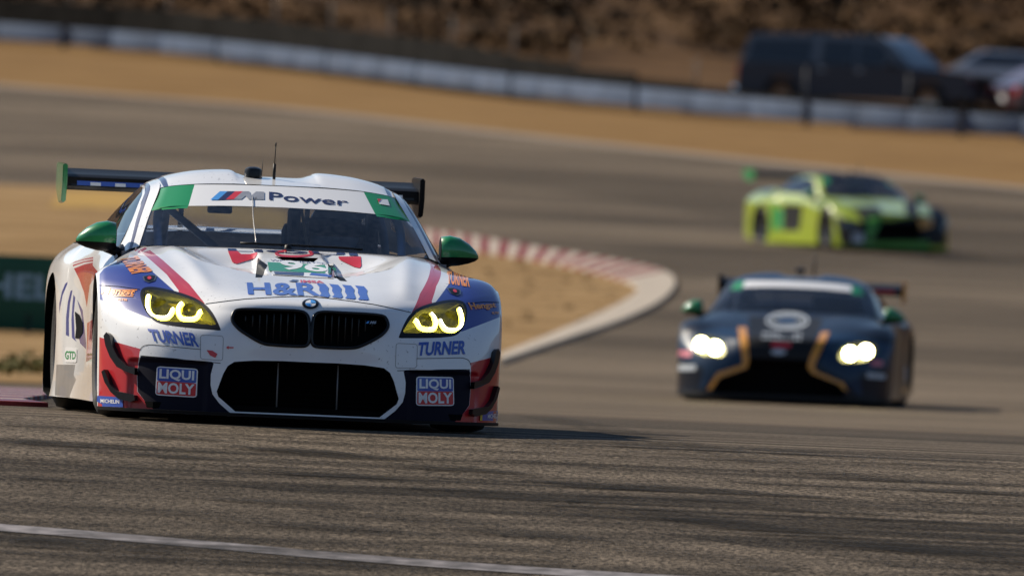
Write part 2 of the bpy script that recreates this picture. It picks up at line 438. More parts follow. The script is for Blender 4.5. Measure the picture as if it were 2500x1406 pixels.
# ------------------------------------------------------------------ terrain: a crest in front, the hill rising behind
PROF = [(0, -3.2), (30, -3.0), (50, -2.35), (60, -1.62)]                      # (distance, height)
for d, r in [(63, 770), (64, 695), (65, 620), (66, 550), (67, 485), (68, 428), (69, 386), (69.7, 366.5), (71, 355), (74, 342), (80, 323), (90, 307), (108, 298),
             (120, 283), (132.6, 257), (150, 200), (180, 83), (231, -126), (260, -210), (290, -286), (345, -434), (395, -545), (410, -585)]:
    PROF.append((d, -r / F * d))
PROF += [(430, 8.6), (470, 14.5), (520, 26), (600, 44), (800, 80), (1200, 110)]
_pd = np.array([p[0] for p in PROF], float); _pz = np.array([p[1] for p in PROF], float)
def _pchip(x, y):
    h = np.diff(x); d = np.diff(y) / h; m = np.zeros(len(x)); m[0], m[-1] = d[0], d[-1]
    for i in range(1, len(x) - 1):
        m[i] = (d[i - 1] * h[i] + d[i] * h[i - 1]) / (h[i] + h[i - 1])
    return m
_pm = _pchip(_pd, _pz)
def gz(y):
    y = np.asarray(y, float); i = np.clip(np.searchsorted(_pd, y) - 1, 0, len(_pd) - 2)
    h = _pd[i + 1] - _pd[i]; t = (y - _pd[i]) / h
    return (2 * t ** 3 - 3 * t ** 2 + 1) * _pz[i] + (t ** 3 - 2 * t ** 2 + t) * h * _pm[i] + (-2 * t ** 3 + 3 * t ** 2) * _pz[i + 1] + (t ** 3 - t ** 2) * h * _pm[i + 1]
_sd = np.linspace(61, 520, 9000); _sr = -gz(_sd) * F / _sd
_sr = np.minimum.accumulate(_sr)
def ground(px, py):
    a, b = unroll(px, py); d = float(np.interp(-b, -_sr, _sd)); return (a / F * d, d)

def ground_mat(name, stops, scales, rough=.9, bump=.3, bscale=3.0, stretch=(1, 1, 1), dist=.05):
    m = bpy.data.materials.new(name); m.use_nodes = True; nt = m.node_tree; b = nt.nodes['Principled BSDF']
    tc = nt.nodes.new('ShaderNodeTexCoord'); mp = nt.nodes.new('ShaderNodeMapping'); mp.inputs['Scale'].default_value = stretch
    nt.links.new(tc.outputs['Object'], mp.inputs[0])
    n = nt.nodes.new('ShaderNodeTexNoise'); n.inputs['Scale'].default_value = scales; n.inputs['Detail'].default_value = 8; n.inputs['Roughness'].default_value = .65
    nt.links.new(mp.outputs[0], n.inputs['Vector'])
    r = nt.nodes.new('ShaderNodeValToRGB'); e = r.color_ramp.elements
    e[0].position, e[0].color = stops[0][0], (*stops[0][1], 1); e[1].position, e[1].color = stops[-1][0], (*stops[-1][1], 1)
    for p, cc in stops[1:-1]: q = e.new(p); q.color = (*cc, 1)
    nt.links.new(n.outputs[0], r.inputs[0]); nt.links.new(r.outputs[0], b.inputs['Base Color'])
    b.inputs['Roughness'].default_value = rough; b.inputs['Specular IOR Level'].default_value = .05
    n2 = nt.nodes.new('ShaderNodeTexNoise'); n2.inputs['Scale'].default_value = bscale; n2.inputs['Detail'].default_value = 6
    nt.links.new(tc.outputs['Object'], n2.inputs['Vector'])
    bp = nt.nodes.new('ShaderNodeBump'); bp.inputs['Strength'].default_value = bump; bp.inputs['Distance'].default_value = dist
    nt.links.new(n2.outputs[0], bp.inputs['Height']); nt.links.new(bp.outputs[0], b.inputs['Normal'])
    return m

def asphalt_mat(name, lo, hi, p0, p1, sc, streak):
    m = bpy.data.materials.new(name); m.use_nodes = True; nt = m.node_tree; b = nt.nodes['Principled BSDF']; L = nt.links
    def node(t, **k):
        n = nt.nodes.new(t)
        for a, v in k.items(): n.inputs[a].default_value = v
        return n
    tc = nt.nodes.new('ShaderNodeTexCoord')
    # aggregate
    fine = node('ShaderNodeTexNoise', Scale=sc, Detail=4.0, Roughness=.7); L.new(tc.outputs['Object'], fine.inputs['Vector'])
    vor = node('ShaderNodeTexVoronoi', Scale=115.0); L.new(tc.outputs['Object'], vor.inputs['Vector'])
    patch = node('ShaderNodeTexNoise', Scale=.22, Detail=5.0); L.new(tc.outputs['Object'], patch.inputs['Vector'])
    # rubber laid down along the driven lines: long streaks, slightly curved
    mp = node('ShaderNodeMapping'); mp.inputs['Rotation'].default_value = (0, 0, math.radians(27)); mp.inputs['Scale'].default_value = (.07, 1.25, 1)
    wrp = node('ShaderNodeTexNoise', Scale=.05, Detail=1.0); L.new(tc.outputs['Object'], wrp.inputs['Vector'])
    vm = nt.nodes.new('ShaderNodeVectorMath'); vm.operation = 'MULTIPLY_ADD'; vm.inputs[1].default_value = (3, 3, 0)
    L.new(wrp.outputs['Color'], vm.inputs[0]); L.new(tc.outputs['Object'], vm.inputs[2]); L.new(vm.outputs[0], mp.inputs[0])
    st = node('ShaderNodeTexNoise', Scale=1.7, Detail=5.0, Roughness=.6); L.new(mp.outputs[0], st.inputs['Vector'])
    sr = nt.nodes.new('ShaderNodeValToRGB'); e = sr.color_ramp.elements
    e[0].position, e[0].color = .38, (streak, streak, streak, 1); e[1].position, e[1].color = .58, (1, 1, 1, 1)
    L.new(st.outputs[0], sr.inputs[0])
    cr = nt.nodes.new('ShaderNodeValToRGB'); e = cr.color_ramp.elements
    e[0].position, e[0].color = p0, (*lo, 1); e[1].position, e[1].color = p1, (*hi, 1)
    L.new(fine.outputs[0], cr.inputs[0])
    pr = node('ShaderNodeMapRange'); pr.inputs[1].default_value = .3; pr.inputs[2].default_value = .7; pr.inputs[3].default_value = .72; pr.inputs[4].default_value = 1.22
    L.new(patch.outputs[0], pr.inputs[0])
    m1 = nt.nodes.new('ShaderNodeMix'); m1.data_type = 'RGBA'; m1.blend_type = 'MULTIPLY'; m1.inputs[0].default_value = 1
    L.new(cr.outputs[0], m1.inputs[6]); L.new(sr.outputs[0], m1.inputs[7])
    mpb = node('ShaderNodeMapping'); mpb.inputs['Rotation'].default_value = (0, 0, math.radians(12)); mpb.inputs['Scale'].default_value = (.012, .055, 1); L.new(tc.outputs['Object'], mpb.inputs[0])
    big = node('ShaderNodeTexNoise', Scale=1.0, Detail=3.0); L.new(mpb.outputs[0], big.inputs['Vector'])
    bgr = node('ShaderNodeMapRange'); bgr.inputs[1].default_value = .36; bgr.inputs[2].default_value = .62; bgr.inputs[3].default_value = .58; bgr.inputs[4].default_value = 1.12; L.new(big.outputs[0], bgr.inputs[0])
    mb = nt.nodes.new('ShaderNodeMix'); mb.data_type = 'RGBA'; mb.blend_type = 'MULTIPLY'; mb.inputs[0].default_value = 1
    L.new(m1.outputs[2], mb.inputs[6]); L.new(bgr.outputs[0], mb.inputs[7]); m1 = mb
    m2 = nt.nodes.new('ShaderNodeMix'); m2.data_type = 'RGBA'; m2.blend_type = 'MULTIPLY'; m2.inputs[0].default_value = 1
    L.new(m1.outputs[2], m2.inputs[6]); L.new(pr.outputs[0], m2.inputs[7])
    L.new(m2.outputs[2], b.inputs['Base Color'])
    b.inputs['Roughness'].default_value = .8; b.inputs['Specular IOR Level'].default_value = .06
    bp = node('ShaderNodeBump', Strength=.6, Distance=.008); L.new(vor.outputs['Distance'], bp.inputs['Height'])
    bp2 = node('ShaderNodeBump', Strength=.45, Distance=.012); L.new(fine.outputs[0], bp2.inputs['Height']); L.new(bp.outputs[0], bp2.inputs['Normal'])
    L.new(bp2.outputs[0], b.inputs['Normal'])
    return m
M['asphalt'] = asphalt_mat('asphalt', (.042, .033, .0235), (.30, .232, .165), .33, .69, 48.0, .5)
M['asphalt_near'] = asphalt_mat('coarse_asphalt', (.016, .0128, .0095), (.245, .195, .145), .38, .66, 40.0, .35)
M['dirt'] = ground_mat('dry_dirt', [(.3, (.130, .072, .026)), (.55, (.205, .120, .046)), (.75, (.26, .165, .072))], .8, bump=.5, bscale=6, stretch=(.4, 1, 1))
M['infield'] = ground_mat('sandy_infield', [(.32, (.14, .083, .034)), (.5, (.24, .150, .066)), (.70, (.33, .225, .115))], .6, bump=.5, bscale=7, stretch=(.5, 1, 1))
M['hill'] = ground_mat('scrub_hill', [(.36, (.030, .017, .009)), (.5, (.068, .036, .015)), (.66, (.115, .064, .027))], .22, bump=.5, bscale=.8, dist=.4, stretch=(.6, 1, 1.6))
M['line'] = mat('track_line_paint', (.20, .18, .18), .75, noise=.7, nscale=9)
M['far_line'] = mat('dusty_line_paint', (.21, .155, .10), .8, noise=.3)
M['kerb_white'] = mat('kerb_white', (.42, .35, .27), .7, noise=.3, nscale=4)
M['kerb_red'] = mat('kerb_red', (.20, .030, .034), .7, spec=.1, noise=.5, nscale=4)
M['kerb_blue'] = mat('kerb_blue_grey', (.09, .11, .18), .7, spec=.1, noise=.35, nscale=4)
M['yellow_grass'] = mat('yellow_dry_grass', (.36, .20, .012), .9, noise=.5, nscale=3)
M['bank_green'] = mat('banner_green', (.0, .075, .037), .6, noise=.2, nscale=2)
M['bank_blue'] = mat('banner_letters', (.25, .40, .50), .6)
M['wall_blue'] = mat('pale_blue_barrier', (.085, .12, .19), .5, spec=.25, noise=.3, nscale=1.5)
M['post'] = mat('dark_post', (.05, .05, .055), .6)
M['mesh_black'] = mat('black_fence_cloth', (.012, .011, .010), .9, spec=.05, noise=.5, nscale=1.2)
M['scrub'] = mat('scrub_leaves', (.040, .026, .014), .9, spec=.1, noise=.6, nscale=1.5)
M['scrub_dry'] = mat('scrub_dry_leaves', (.095, .053, .023), .9, spec=.1, noise=.5, nscale=1.5)
M['grass_green'] = mat('grass_green', (.12, .11, .022), .9, noise=.5, nscale=3)

def struct(o): o['kind'] = 'structure'; return o
# far sheet of ground with the hillside
bar_px = smooth_line([(-700, 50), (0, 107), (400, 138), (800, 183), (1250, 240), (1700, 285), (2100, 318), (2500, 345), (3200, 390)], 3)
bar = [ground(*p) for p in bar_px]
bar_x = [p[0] for p in bar]; bar_y = [p[1] for p in bar]
ys = np.concatenate([np.arange(-900, -40, 60), np.arange(-40, 60, 5), np.arange(60, 96, 1.0), np.arange(96, 250, 3), np.arange(250, 560, 4), np.arange(560, 1200, 40)])
xs = np.concatenate([[-900, -600, -400, -250, -150, -100], np.arange(-60, 61, 4), [100, 150, 250, 400, 600, 900]])
V, Fc = [], []
for y in ys:
    for x in xs:
        z = float(gz(max(y, 0))) - .06
        if y > 402: z += (.9 * math.sin(x * .21 + y * .05) + .6 * math.sin(x * .5 + 1.7 - y * .11)) * min(1, (y - 402) / 30)
        z += max(0, -y - 150) * .10 + max(0, abs(x) - 150) * .13          # hills all round the bowl, unseen, shaped to cut bright horizon sky from reflections
        V.append((x, y, z))
nx = len(xs)
fm = []
for j in range(len(ys) - 1):
    for i in range(nx - 1):
        Fc.append((j * nx + i, j * nx + i + 1, (j + 1) * nx + i + 1, (j + 1) * nx + i)); fm.append(1 if (ys[j] >= min(400, np.interp(xs[i], bar_x, bar_y) + 1) or ys[j] < -60 or abs(xs[i] + xs[i + 1]) > 300) else 0)
struct(mesh_obj('ground', V, Fc, [M['dirt'], M['hill']], None, True, fm=fm))

# road with the infield cut out
far_px = smooth_line([(-900, 130), (0, 213), (600, 262), (1250, 335), (1900, 405), (2500, 468), (3300, 560)], 4)
far = [ground(*p) for p in far_px]
inf_px = smooth_line([(0, 452), (430, 470), (800, 520), (1060, 578), (1300, 618), (1500, 652), (1600, 672), (1640, 697), (1605, 742), (1500, 790), (1350, 835), (1225, 880), (900, 925), (500, 945), (140, 940)], 5)
inf_line = [ground(*p) for p in inf_px]
infield = inf_line + [(-9, 96), (-60, 96), (-120, 240), (-60, ground(0, 440)[1])]
roady = list(np.concatenate([np.arange(20, 60, 4), np.arange(60, 80, .25), np.arange(80, 130, 2), np.arange(130, 420, 6)]))
pts = [Vector((x, y / 4)) for y in roady for x in (-200, -60, -20, -8, -3, 0, 3, 8, 20, 60, 200)]; edges = []
far_edge = [(-200, far[0][1] + 40)] + far + [(200, far[-1][1] - 25)]
for poly, cl in ((infield, True), (far_edge, False)):
    k = len(pts); n = len(poly); pts += [Vector((p[0], p[1] / 4)) for p in poly]
    edges += [(k + i, k + (i + 1) % n) for i in range(n if cl else n - 1)]
v2, e2, f2, *_ = delaunay_2d_cdt(pts, edges, [], 0, 1e-6)
uv = np.array([(v.x, v.y * 4) for v in v2]); f2 = np.array([f for f in f2 if len(f) == 3]); cen = uv[f2].mean(1)
isin = inside_many(infield, cen)
fx = np.array([p[0] for p in far_edge]); fy = np.array([p[1] for p in far_edge]); onroad = cen[:, 1] < np.interp(cen[:, 0], fx, fy)
def sub(name, mask, m, dz):
    ff = f2[mask]; used = np.unique(ff); re = np.zeros(len(uv), int); re[used] = np.arange(len(used))
    P = np.stack([uv[used, 0], uv[used, 1], gz(uv[used, 1]) + dz], 1)
    return struct(mesh_obj(name, P, re[ff], m))
sub('road', onroad & ~isin & (cen[:, 1] >= 88), M['asphalt'], 0.0)
sub('resurfaced_road', onroad & ~isin & (cen[:, 1] < 88), M['asphalt_near'], 0.0)
sub('infield', isin, M['infield'], 0.012)

def strip(name, left, right, dz, m, fm=None, thick=0.0):
    """sheet between two ground polylines; thick gives it a raised body"""
    n = len(left); V = [(p[0], p[1], float(gz(p[1])) + dz) for p in left] + [(p[0], p[1], float(gz(p[1])) + dz) for p in right]
    Fc = [(i, i + 1, n + i + 1, n + i) for i in range(n - 1)]; mm = [fm(i) if fm else 0 for i in range(n - 1)]
    if thick:
        k = len(V); V += [(p[0], p[1], p[2] - thick) for p in V[:k]]
        for i in range(n - 1):
            Fc += [(i, k + i, k + i + 1, i + 1), (n + i, n + i + 1, k + n + i + 1, k + n + i)]; mm += [mm[i]] * 2
        Fc += [(0, n, k + n, k), (n - 1, k + n - 1, k + 2 * n - 1, 2 * n - 1)]; mm += [mm[0], mm[-1]]
    return struct(mesh_obj(name, V, Fc, m, None, False, fm=mm))
def offset(line, w):
    out = []
    for i, p in enumerate(line):
        a = np.array(line[max(i - 1, 0)]); b = np.array(line[min(i + 1, len(line) - 1)]); t = b - a; t /= max(np.linalg.norm(t), 1e-6)
        out.append((p[0] - t[1] * w, p[1] + t[0] * w))
    return out
# painted lines
fg = [ground(*p) for p in smooth_line([(-500, 1262), (0, 1297), (400, 1330), (800, 1365), (1200, 1395), (1700, 1425), (2300, 1450)], 8)]
strip('edge_line', fg, offset(fg, .22), .004, M['line'])
strip('far_edge_line', far, offset(far, 1.3), .010, M['far_line'])
# apex kerb: red and white blocks running into cream concrete
ki = [ground(*p) for p in smooth_line([(1020, 598), (1150, 617), (1300, 640), (1420, 664), (1510, 688), (1553, 708), (1545, 728), (1480, 765), (1350, 822), (1220, 875)], 14)]
ko = [ground(*p) for p in smooth_line([(1020, 566), (1150, 583), (1320, 612), (1490, 640), (1610, 665), (1648, 697), (1612, 742), (1515, 789), (1370, 839), (1222, 890)], 14)]
strip('apex_kerb', ki, ko, .055, [M['kerb_white'], M['kerb_red']], lambda i: 1 if (i < 58 and (i // 2) % 2 == 0) else 0, thick=.06)
# near kerb beside the front car's tail: blocks one behind the other
kl = [(-7.0, y) for y in np.arange(74.6, 97, .45)]; kr = [(-2.62 - .0006 * (y - 74) ** 2 + .09 * max(0, 77 - y), y) for y in np.arange(74.6, 97, .45)]
strip('near_kerb', kl, kr, .025, [M['kerb_red'], M['kerb_blue'], M['kerb_white']], lambda i: (0, 1, 0, 1, 2)[i % 5], thick=.06)
# rubber left on the asphalt by tyres, plus one painted mirage line
def rubber_and_mirage_mat():
    m = bpy.data.materials.new('rubber_and_mirage'); m.use_nodes = True; nt = m.node_tree; b = nt.nodes['Principled BSDF']
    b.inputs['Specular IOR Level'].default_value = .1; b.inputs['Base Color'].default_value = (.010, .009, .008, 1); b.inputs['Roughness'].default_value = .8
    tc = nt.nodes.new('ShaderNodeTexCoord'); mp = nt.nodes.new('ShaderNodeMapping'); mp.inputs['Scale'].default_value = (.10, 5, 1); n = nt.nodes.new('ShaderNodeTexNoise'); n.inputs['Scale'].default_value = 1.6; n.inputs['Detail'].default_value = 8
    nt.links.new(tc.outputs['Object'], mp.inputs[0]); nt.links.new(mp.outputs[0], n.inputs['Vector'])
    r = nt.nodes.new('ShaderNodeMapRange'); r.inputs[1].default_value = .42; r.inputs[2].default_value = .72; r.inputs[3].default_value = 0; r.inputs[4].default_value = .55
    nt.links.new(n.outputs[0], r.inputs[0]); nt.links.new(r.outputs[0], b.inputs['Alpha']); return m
M['rubber_and_mirage'] = rubber_and_mirage_mat()
rr_ = random.Random(11)
MARKS = [([(-300, 1120), (600, 1190), (1500, 1290), (2300, 1400), (2900, 1480)], 1.3), ([(-300, 1030), (400, 1060), (1300, 1130), (2000, 1200), (2900, 1300)], 1.1), ([(-300, 1330), (500, 1390), (1200, 1450)], 1.2), ([(1300, 1250), (2000, 1310), (2900, 1400)], 1.4), ([(1250, 1090), (1800, 1120), (2900, 1210)], 1.0),
         ([(1700, 690), (2000, 660), (2400, 640), (2900, 640)], 5.0), ([(-200, 360), (600, 400), (1300, 460), (1900, 560), (2300, 650)], 9.0),
         ([(0, 1040), (500, 1085), (1000, 1140), (1600, 1215), (2500, 1310)], .25), ([(250, 1060), (800, 1120), (1400, 1185), (2500, 1270)], .3), ([(0, 1085), (700, 1160), (1500, 1255), (2500, 1390)], .28),
         ([(1250, 1015), (1600, 1085), (2000, 1160), (2500, 1215)], .3), ([(1400, 1075), (1900, 1150), (2500, 1235)], .25), ([(0, 1180), (600, 1230), (1300, 1320), (1900, 1400)], .3),
         ([(0, 1230), (700, 1290), (1400, 1370)], .25), ([(1500, 1250), (2000, 1330), (2500, 1380)], .3), ([(1640, 1024), (1950, 1036), (2240, 1052)], 1.6), ([(1800, 1100), (2200, 1140), (2500, 1165)], .22),  # widest strip here: dark mirage line below the blue car, painted in as colour
         ([(300, 1350), (900, 1395)], .3), ([(0, 1330), (400, 1375)], .3)]
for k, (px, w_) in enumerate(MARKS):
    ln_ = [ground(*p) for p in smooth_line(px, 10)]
    o = strip('tyre_and_mirage_mark', ln_, offset(ln_, w_), .003 + .0006 * k, M['rubber_and_mirage'])
# straw coloured grass strip on the infield's far side
a = [ground(*p) for p in smooth_line([(120, 508), (300, 512), (520, 540), (700, 570)], 4)]; b = [ground(*p) for p in smooth_line([(150, 468), (300, 470), (520, 490), (700, 520)], 4)]
strip('yellow_grass_strip', a, b, .02, M['yellow_grass'])

# ------------------------------------------------------------------ green banner board on the infield
bx, by = ground(30, 815)
br = empty('advertising_banner', (bx, by, float(gz(by))), math.radians(2))
tag(br, 'long green advertising board with pale blue letters standing on the sandy infield', 'banner')
sc = by / F
bh = 186 * sc; bl = -6.0; brt = 260 * sc
box('board', ((bl + brt) / 2, .04, bh / 2 + .03), (brt - bl, .06, bh), M['bank_green'], br, bevel=.008)
for k in range(9): box('foot', (bl + .4 + k * (brt - bl - .6) / 8, .16, .12), (.05, .30, .24), M['post'], br)
v, f = text_mesh('MICHELIN', 0, .03, .2)
lw = 330 * sc; lh = 62 * sc
mesh_obj('lettering', [(-lw + 88 * sc + x * lw * 1.32, .006, bh * .46 + y * lh) for x, y in v], f, M['bank_blue'], br, False)

# ------------------------------------------------------------------ barrier along the far side: blue wall, dark cloth fence
wall = empty('barrier_wall', (bar[0][0], bar[0][1], float(gz(bar[0][1]))))
tag(wall, 'low pale blue barrier wall with dark posts running along the far edge of the track', 'barrier')
o0 = Vector(wall.location)
wp = densify(bar, 3.0, False)
for i in range(len(wp) - 1):
    a = Vector((*wp[i], float(gz(wp[i][1])))); b = Vector((*wp[i + 1], float(gz(wp[i + 1][1])))); t = b - a; ln = t.length
    q = t.to_track_quat('X', 'Z').to_matrix(); c = (a + b) / 2 - o0
    box('panel', c + Vector((0, 0, .34)), (ln - .012, .20, .46), M['wall_blue'], wall, q, .008)
    if i % 3 == 0: box('post', a - o0 + Vector((0, -.16, .33)), (.16, .12, .66), M['post'], wall)
fence = empty('cloth_fence', (bar[0][0], bar[0][1] + 3, float(gz(bar[0][1] + 3))))
tag(fence, 'black cloth covered fence standing behind the pale blue barrier wall', 'fence')
o0 = Vector(fence.location)
for i in range(len(wp) - 1):
    a = Vector((wp[i][0], wp[i][1] + 3, float(gz(wp[i][1] + 3)))); b = Vector((wp[i + 1][0], wp[i + 1][1] + 3, float(gz(wp[i + 1][1] + 3))))
    t = b - a; q = t.to_track_quat('X', 'Z').to_matrix(); c = (a + b) / 2 - o0
    hh = 1.15 - .55 * min(1, max(0, (c.x + o0.x + 2) / 7))
    box('cloth_panel', c + Vector((0, 0, hh / 2 + .03)), (t.length - .03, .05, hh), M['mesh_black'], fence, q)
    if i % 2 == 0: tube('post', [a - o0 + Vector((0, .08, 0)), a - o0 + Vector((0, .08, hh + .75))], .025, M['post'], fence, 6)

# ------------------------------------------------------------------ scrub on the hill (one mass), tufts on the infield
def scrub(name, n, area, size, m, label, cat, seed, tall=.5):
    rnd = random.Random(seed); V = []; Fc = []
    for _ in range(n):
        x, y = area(rnd); z = float(gz(y)) + (.2 if y > 402 else 0); s0 = rnd.uniform(*size)
        for k in range(34):
            a = rnd.uniform(0, 6.283); r = s0 * math.sqrt(rnd.random()); h = s0 * tall * rnd.random() * (1.15 - r / s0 * .6) * 1.8
            c = Vector((x + r * math.cos(a), y + r * math.sin(a), z + h)); e = s0 * .16
            d1 = Vector((rnd.gauss(0, 1), rnd.gauss(0, 1), rnd.gauss(0, 1))).normalized() * e; d2 = Vector((rnd.gauss(0, 1), rnd.gauss(0, 1), rnd.gauss(0, 1))).normalized() * e
            i = len(V); V += [c - d1, c + d2, c + d1, c - d2]; Fc.append((i, i + 1, i + 2, i + 3))
    o = mesh_obj(name, V, Fc, m, None, False); o['kind'] = 'stuff'; tag(o, label, cat); return o
scrub('hill_scrub', 160, lambda r: (r.uniform(-26, 26), r.uniform(404, 500)), (.5, 1.5), M['scrub'], 'dark dry scrub scattered over the brown hillside', 'scrub', 3)
scrub('dry_hill_grass', 700, lambda r: (r.uniform(-26, 26), r.uniform(400, 500)), (.4, 1.1), M['scrub_dry'], 'straw coloured dry brush covering the brown hillside', 'dry grass', 4, .35)
gx, gy = ground(45, 905)
scrub('grass_tuft', 26, lambda r: (gx + r.gauss(0, .35), gy + r.gauss(0, 2.5)), (.10, .22), M['grass_green'], 'yellow green weeds growing in the sand below the green board', 'weeds', 5)

rpts = [p for p in inf_line]
scrub('dry_tufts', 160, lambda r: (lambda p: (p[0] - abs(r.gauss(0, 1.6)) - .2, p[1] + r.gauss(0, 4)))(rpts[r.randrange(8, len(rpts) - 8)]), (.04, .10), M['scrub_dry'], 'low straw coloured tufts dotted over the sandy infield', 'dry tufts', 8, .5)

# ------------------------------------------------------------------ coupe body nets (half width, x >= 0)
def sm(a, b, x):
    t = np.clip((x - a) / (b - a), 0, 1); return t * t * (3 - 2 * t)
NET_FRONT = [
 [(0,-.985,.055),(.2,-.98,.055),(.38,-.965,.055),(.53,-.93,.055),(.73,-.83,.055),(.88,-.67,.055),(.97,-.50,.055),(.995,-.395,.055)],
 [(0,-.98,.18),(.2,-.975,.18),(.38,-.96,.18),(.53,-.925,.18),(.73,-.82,.18),(.88,-.66,.18),(.975,-.49,.18),(1.0,-.375,.18)],
 [(0,-.97,.31),(.2,-.965,.31),(.38,-.95,.31),(.53,-.912,.31),(.73,-.81,.31),(.88,-.65,.31),(.978,-.475,.31),(1.003,-.362,.31)],
 [(0,-.967,.40),(.2,-.962,.40),(.38,-.942,.40),(.53,-.895,.40),(.73,-.785,.40),(.885,-.625,.405),(.98,-.45,.41),(1.005,-.352,.41)],
 [(0,-.957,.48),(.2,-.95,.48),(.38,-.925,.475),(.53,-.865,.47),(.73,-.74,.475),(.885,-.57,.50),(.98,-.41,.515),(1.007,-.325,.51)],
 [(0,-.93,.555),(.2,-.92,.555),(.38,-.885,.55),(.53,-.79,.55),(.72,-.64,.56),(.875,-.47,.59),(.975,-.33,.605),(1.008,-.26,.605)],
 [(0,-.86,.615),(.2,-.85,.618),(.38,-.80,.617),(.53,-.68,.625),(.71,-.50,.645),(.86,-.35,.675),(.965,-.22,.685),(1.007,-.15,.675)],
 [(0,-.55,.668),(.2,-.54,.675),(.38,-.50,.692),(.52,-.42,.708),(.70,-.27,.728),(.85,-.15,.752),(.955,-.04,.745),(1.004,.02,.708)],
 [(0,-.10,.748),(.2,-.10,.758),(.38,-.08,.778),(.52,-.03,.793),(.69,.05,.792),(.84,.12,.778),(.945,.18,.74),(.997,.22,.642)],
 [(0,.30,.825),(.2,.30,.83),(.38,.31,.84),(.53,.33,.846),(.69,.38,.832),(.83,.42,.79),(.935,.42,.70),(.985,.35,.49)],
 [(0,.58,.868),(.2,.585,.868),(.38,.60,.866),(.55,.66,.862),(.72,.76,.850),(.86,.76,.775),(.945,.66,.64),(.975,.42,.30)],
]
NET_WS = [
 [(0,.605,.872),(.25,.62,.872),(.5,.665,.868),(.66,.73,.862),(.735,.79,.856)],
 [(0,.90,1.035),(.25,.91,1.033),(.49,.95,1.026),(.62,1.0,1.015),(.675,1.05,1.008)],
 [(0,1.22,1.190),(.22,1.23,1.188),(.43,1.255,1.180),(.55,1.29,1.166),(.595,1.32,1.155)],
]
NET_ROOF = [
 [(0,1.225,1.194),(.13,1.23,1.194),(.19,1.235,1.194),(.25,1.245,1.193),(.40,1.26,1.186),(.53,1.295,1.172),(.60,1.33,1.158)],
 [(0,1.55,1.236),(.13,1.55,1.236),(.19,1.55,1.248),(.24,1.55,1.262),(.40,1.55,1.250),(.53,1.55,1.222),(.60,1.57,1.192)],
 [(0,1.95,1.238),(.13,1.95,1.238),(.19,1.95,1.250),(.24,1.95,1.262),(.40,1.95,1.250),(.53,1.95,1.225),(.60,1.95,1.195)],
 [(0,2.4,1.20),(.13,2.4,1.20),(.19,2.4,1.205),(.24,2.4,1.21),(.40,2.4,1.20),(.52,2.4,1.18),(.587,2.4,1.15)],
 [(0,2.9,1.08),(.13,2.9,1.08),(.19,2.9,1.08),(.24,2.9,1.08),(.40,2.9,1.075),(.52,2.9,1.055),(.572,2.9,1.03)],
 [(0,3.3,.955),(.13,3.3,.955),(.19,3.3,.955),(.24,3.3,.955),(.40,3.3,.95),(.52,3.3,.94),(.562,3.27,.93)],
]
NET_GH = [
 [(.735,.78,.857),(.672,1.05,1.010),(.602,1.33,1.160),(.602,1.6,1.194),(.602,1.95,1.196),(.589,2.4,1.151),(.574,2.9,1.031),(.564,3.27,.931)],
 [(.785,.79,.838),(.735,1.10,.985),(.675,1.40,1.125),(.655,1.65,1.163),(.652,1.95,1.165),(.648,2.4,1.12),(.66,2.9,1.0),(.68,3.25,.92)],
 [(.805,.82,.825),(.785,1.15,.92),(.755,1.5,1.025),(.748,1.75,1.045),(.748,2.05,1.05),(.745,2.45,1.03),(.745,2.85,.96),(.745,3.25,.90)],
 [(.825,.84,.815),(.835,1.2,.855),(.842,1.6,.875),(.845,1.9,.88),(.848,2.2,.885),(.852,2.5,.885),(.855,2.85,.878),(.83,3.25,.87)],
]
NET_SIDE = [
 [(.84,.77,.80),(.84,1.0,.835),(.845,1.4,.865),(.85,1.8,.88),(.86,2.2,.885),(.88,2.55,.875),(.90,2.9,.862),(.89,3.3,.865),(.80,3.8,.88)],
 [(.92,.70,.70),(.925,1.0,.735),(.925,1.4,.75),(.935,1.8,.755),(.955,2.2,.765),(.985,2.55,.785),(.985,2.9,.79),(.985,3.3,.78),(.92,3.8,.78)],
 [(.95,.62,.56),(.935,1.0,.58),(.93,1.4,.60),(.94,1.8,.61),(.975,2.2,.62),(1.008,2.5,.66),(1.02,2.9,.69),(1.022,3.3,.65),(.95,3.8,.65)],
 [(.955,.50,.36),(.94,1.0,.36),(.935,1.4,.36),(.95,1.8,.36),(.99,2.2,.36),(1.014,2.5,.37),(1.022,2.9,.38),(1.022,3.3,.37),(.95,3.8,.38)],
 [(.96,.44,.17),(.955,1.0,.17),(.955,1.4,.17),(.965,1.8,.17),(1.0,2.2,.17),(1.016,2.5,.17),(1.022,2.9,.17),(1.022,3.3,.19),(.95,3.8,.22)],
 [(.96,.43,.07),(.96,1.0,.07),(.96,1.4,.07),(.97,1.8,.07),(1.0,2.2,.07),(1.03,2.5,.07),(1.02,2.9,.07),(1.02,3.3,.10),(.94,3.8,.16)],
]
NET_TAIL = [
 [(0,3.3,.953),(.28,3.3,.953),(.53,3.28,.935),(.74,3.25,.90),(.86,3.26,.868)],
 [(0,3.6,.955),(.28,3.6,.955),(.55,3.58,.945),(.72,3.56,.92),(.83,3.56,.88)],
 [(0,3.87,.97),(.28,3.86,.97),(.55,3.83,.96),(.72,3.81,.93),(.80,3.80,.88)],
 [(0,3.90,.80),(.28,3.89,.80),(.58,3.87,.80),(.80,3.84,.79),(.92,3.80,.78)],
 [(0,3.92,.55),(.28,3.91,.55),(.58,3.89,.55),(.82,3.85,.55),(.95,3.80,.55)],
 [(0,3.88,.20),(.28,3.87,.20),(.58,3.85,.20),(.82,3.83,.20),(.94,3.80,.20)],
]
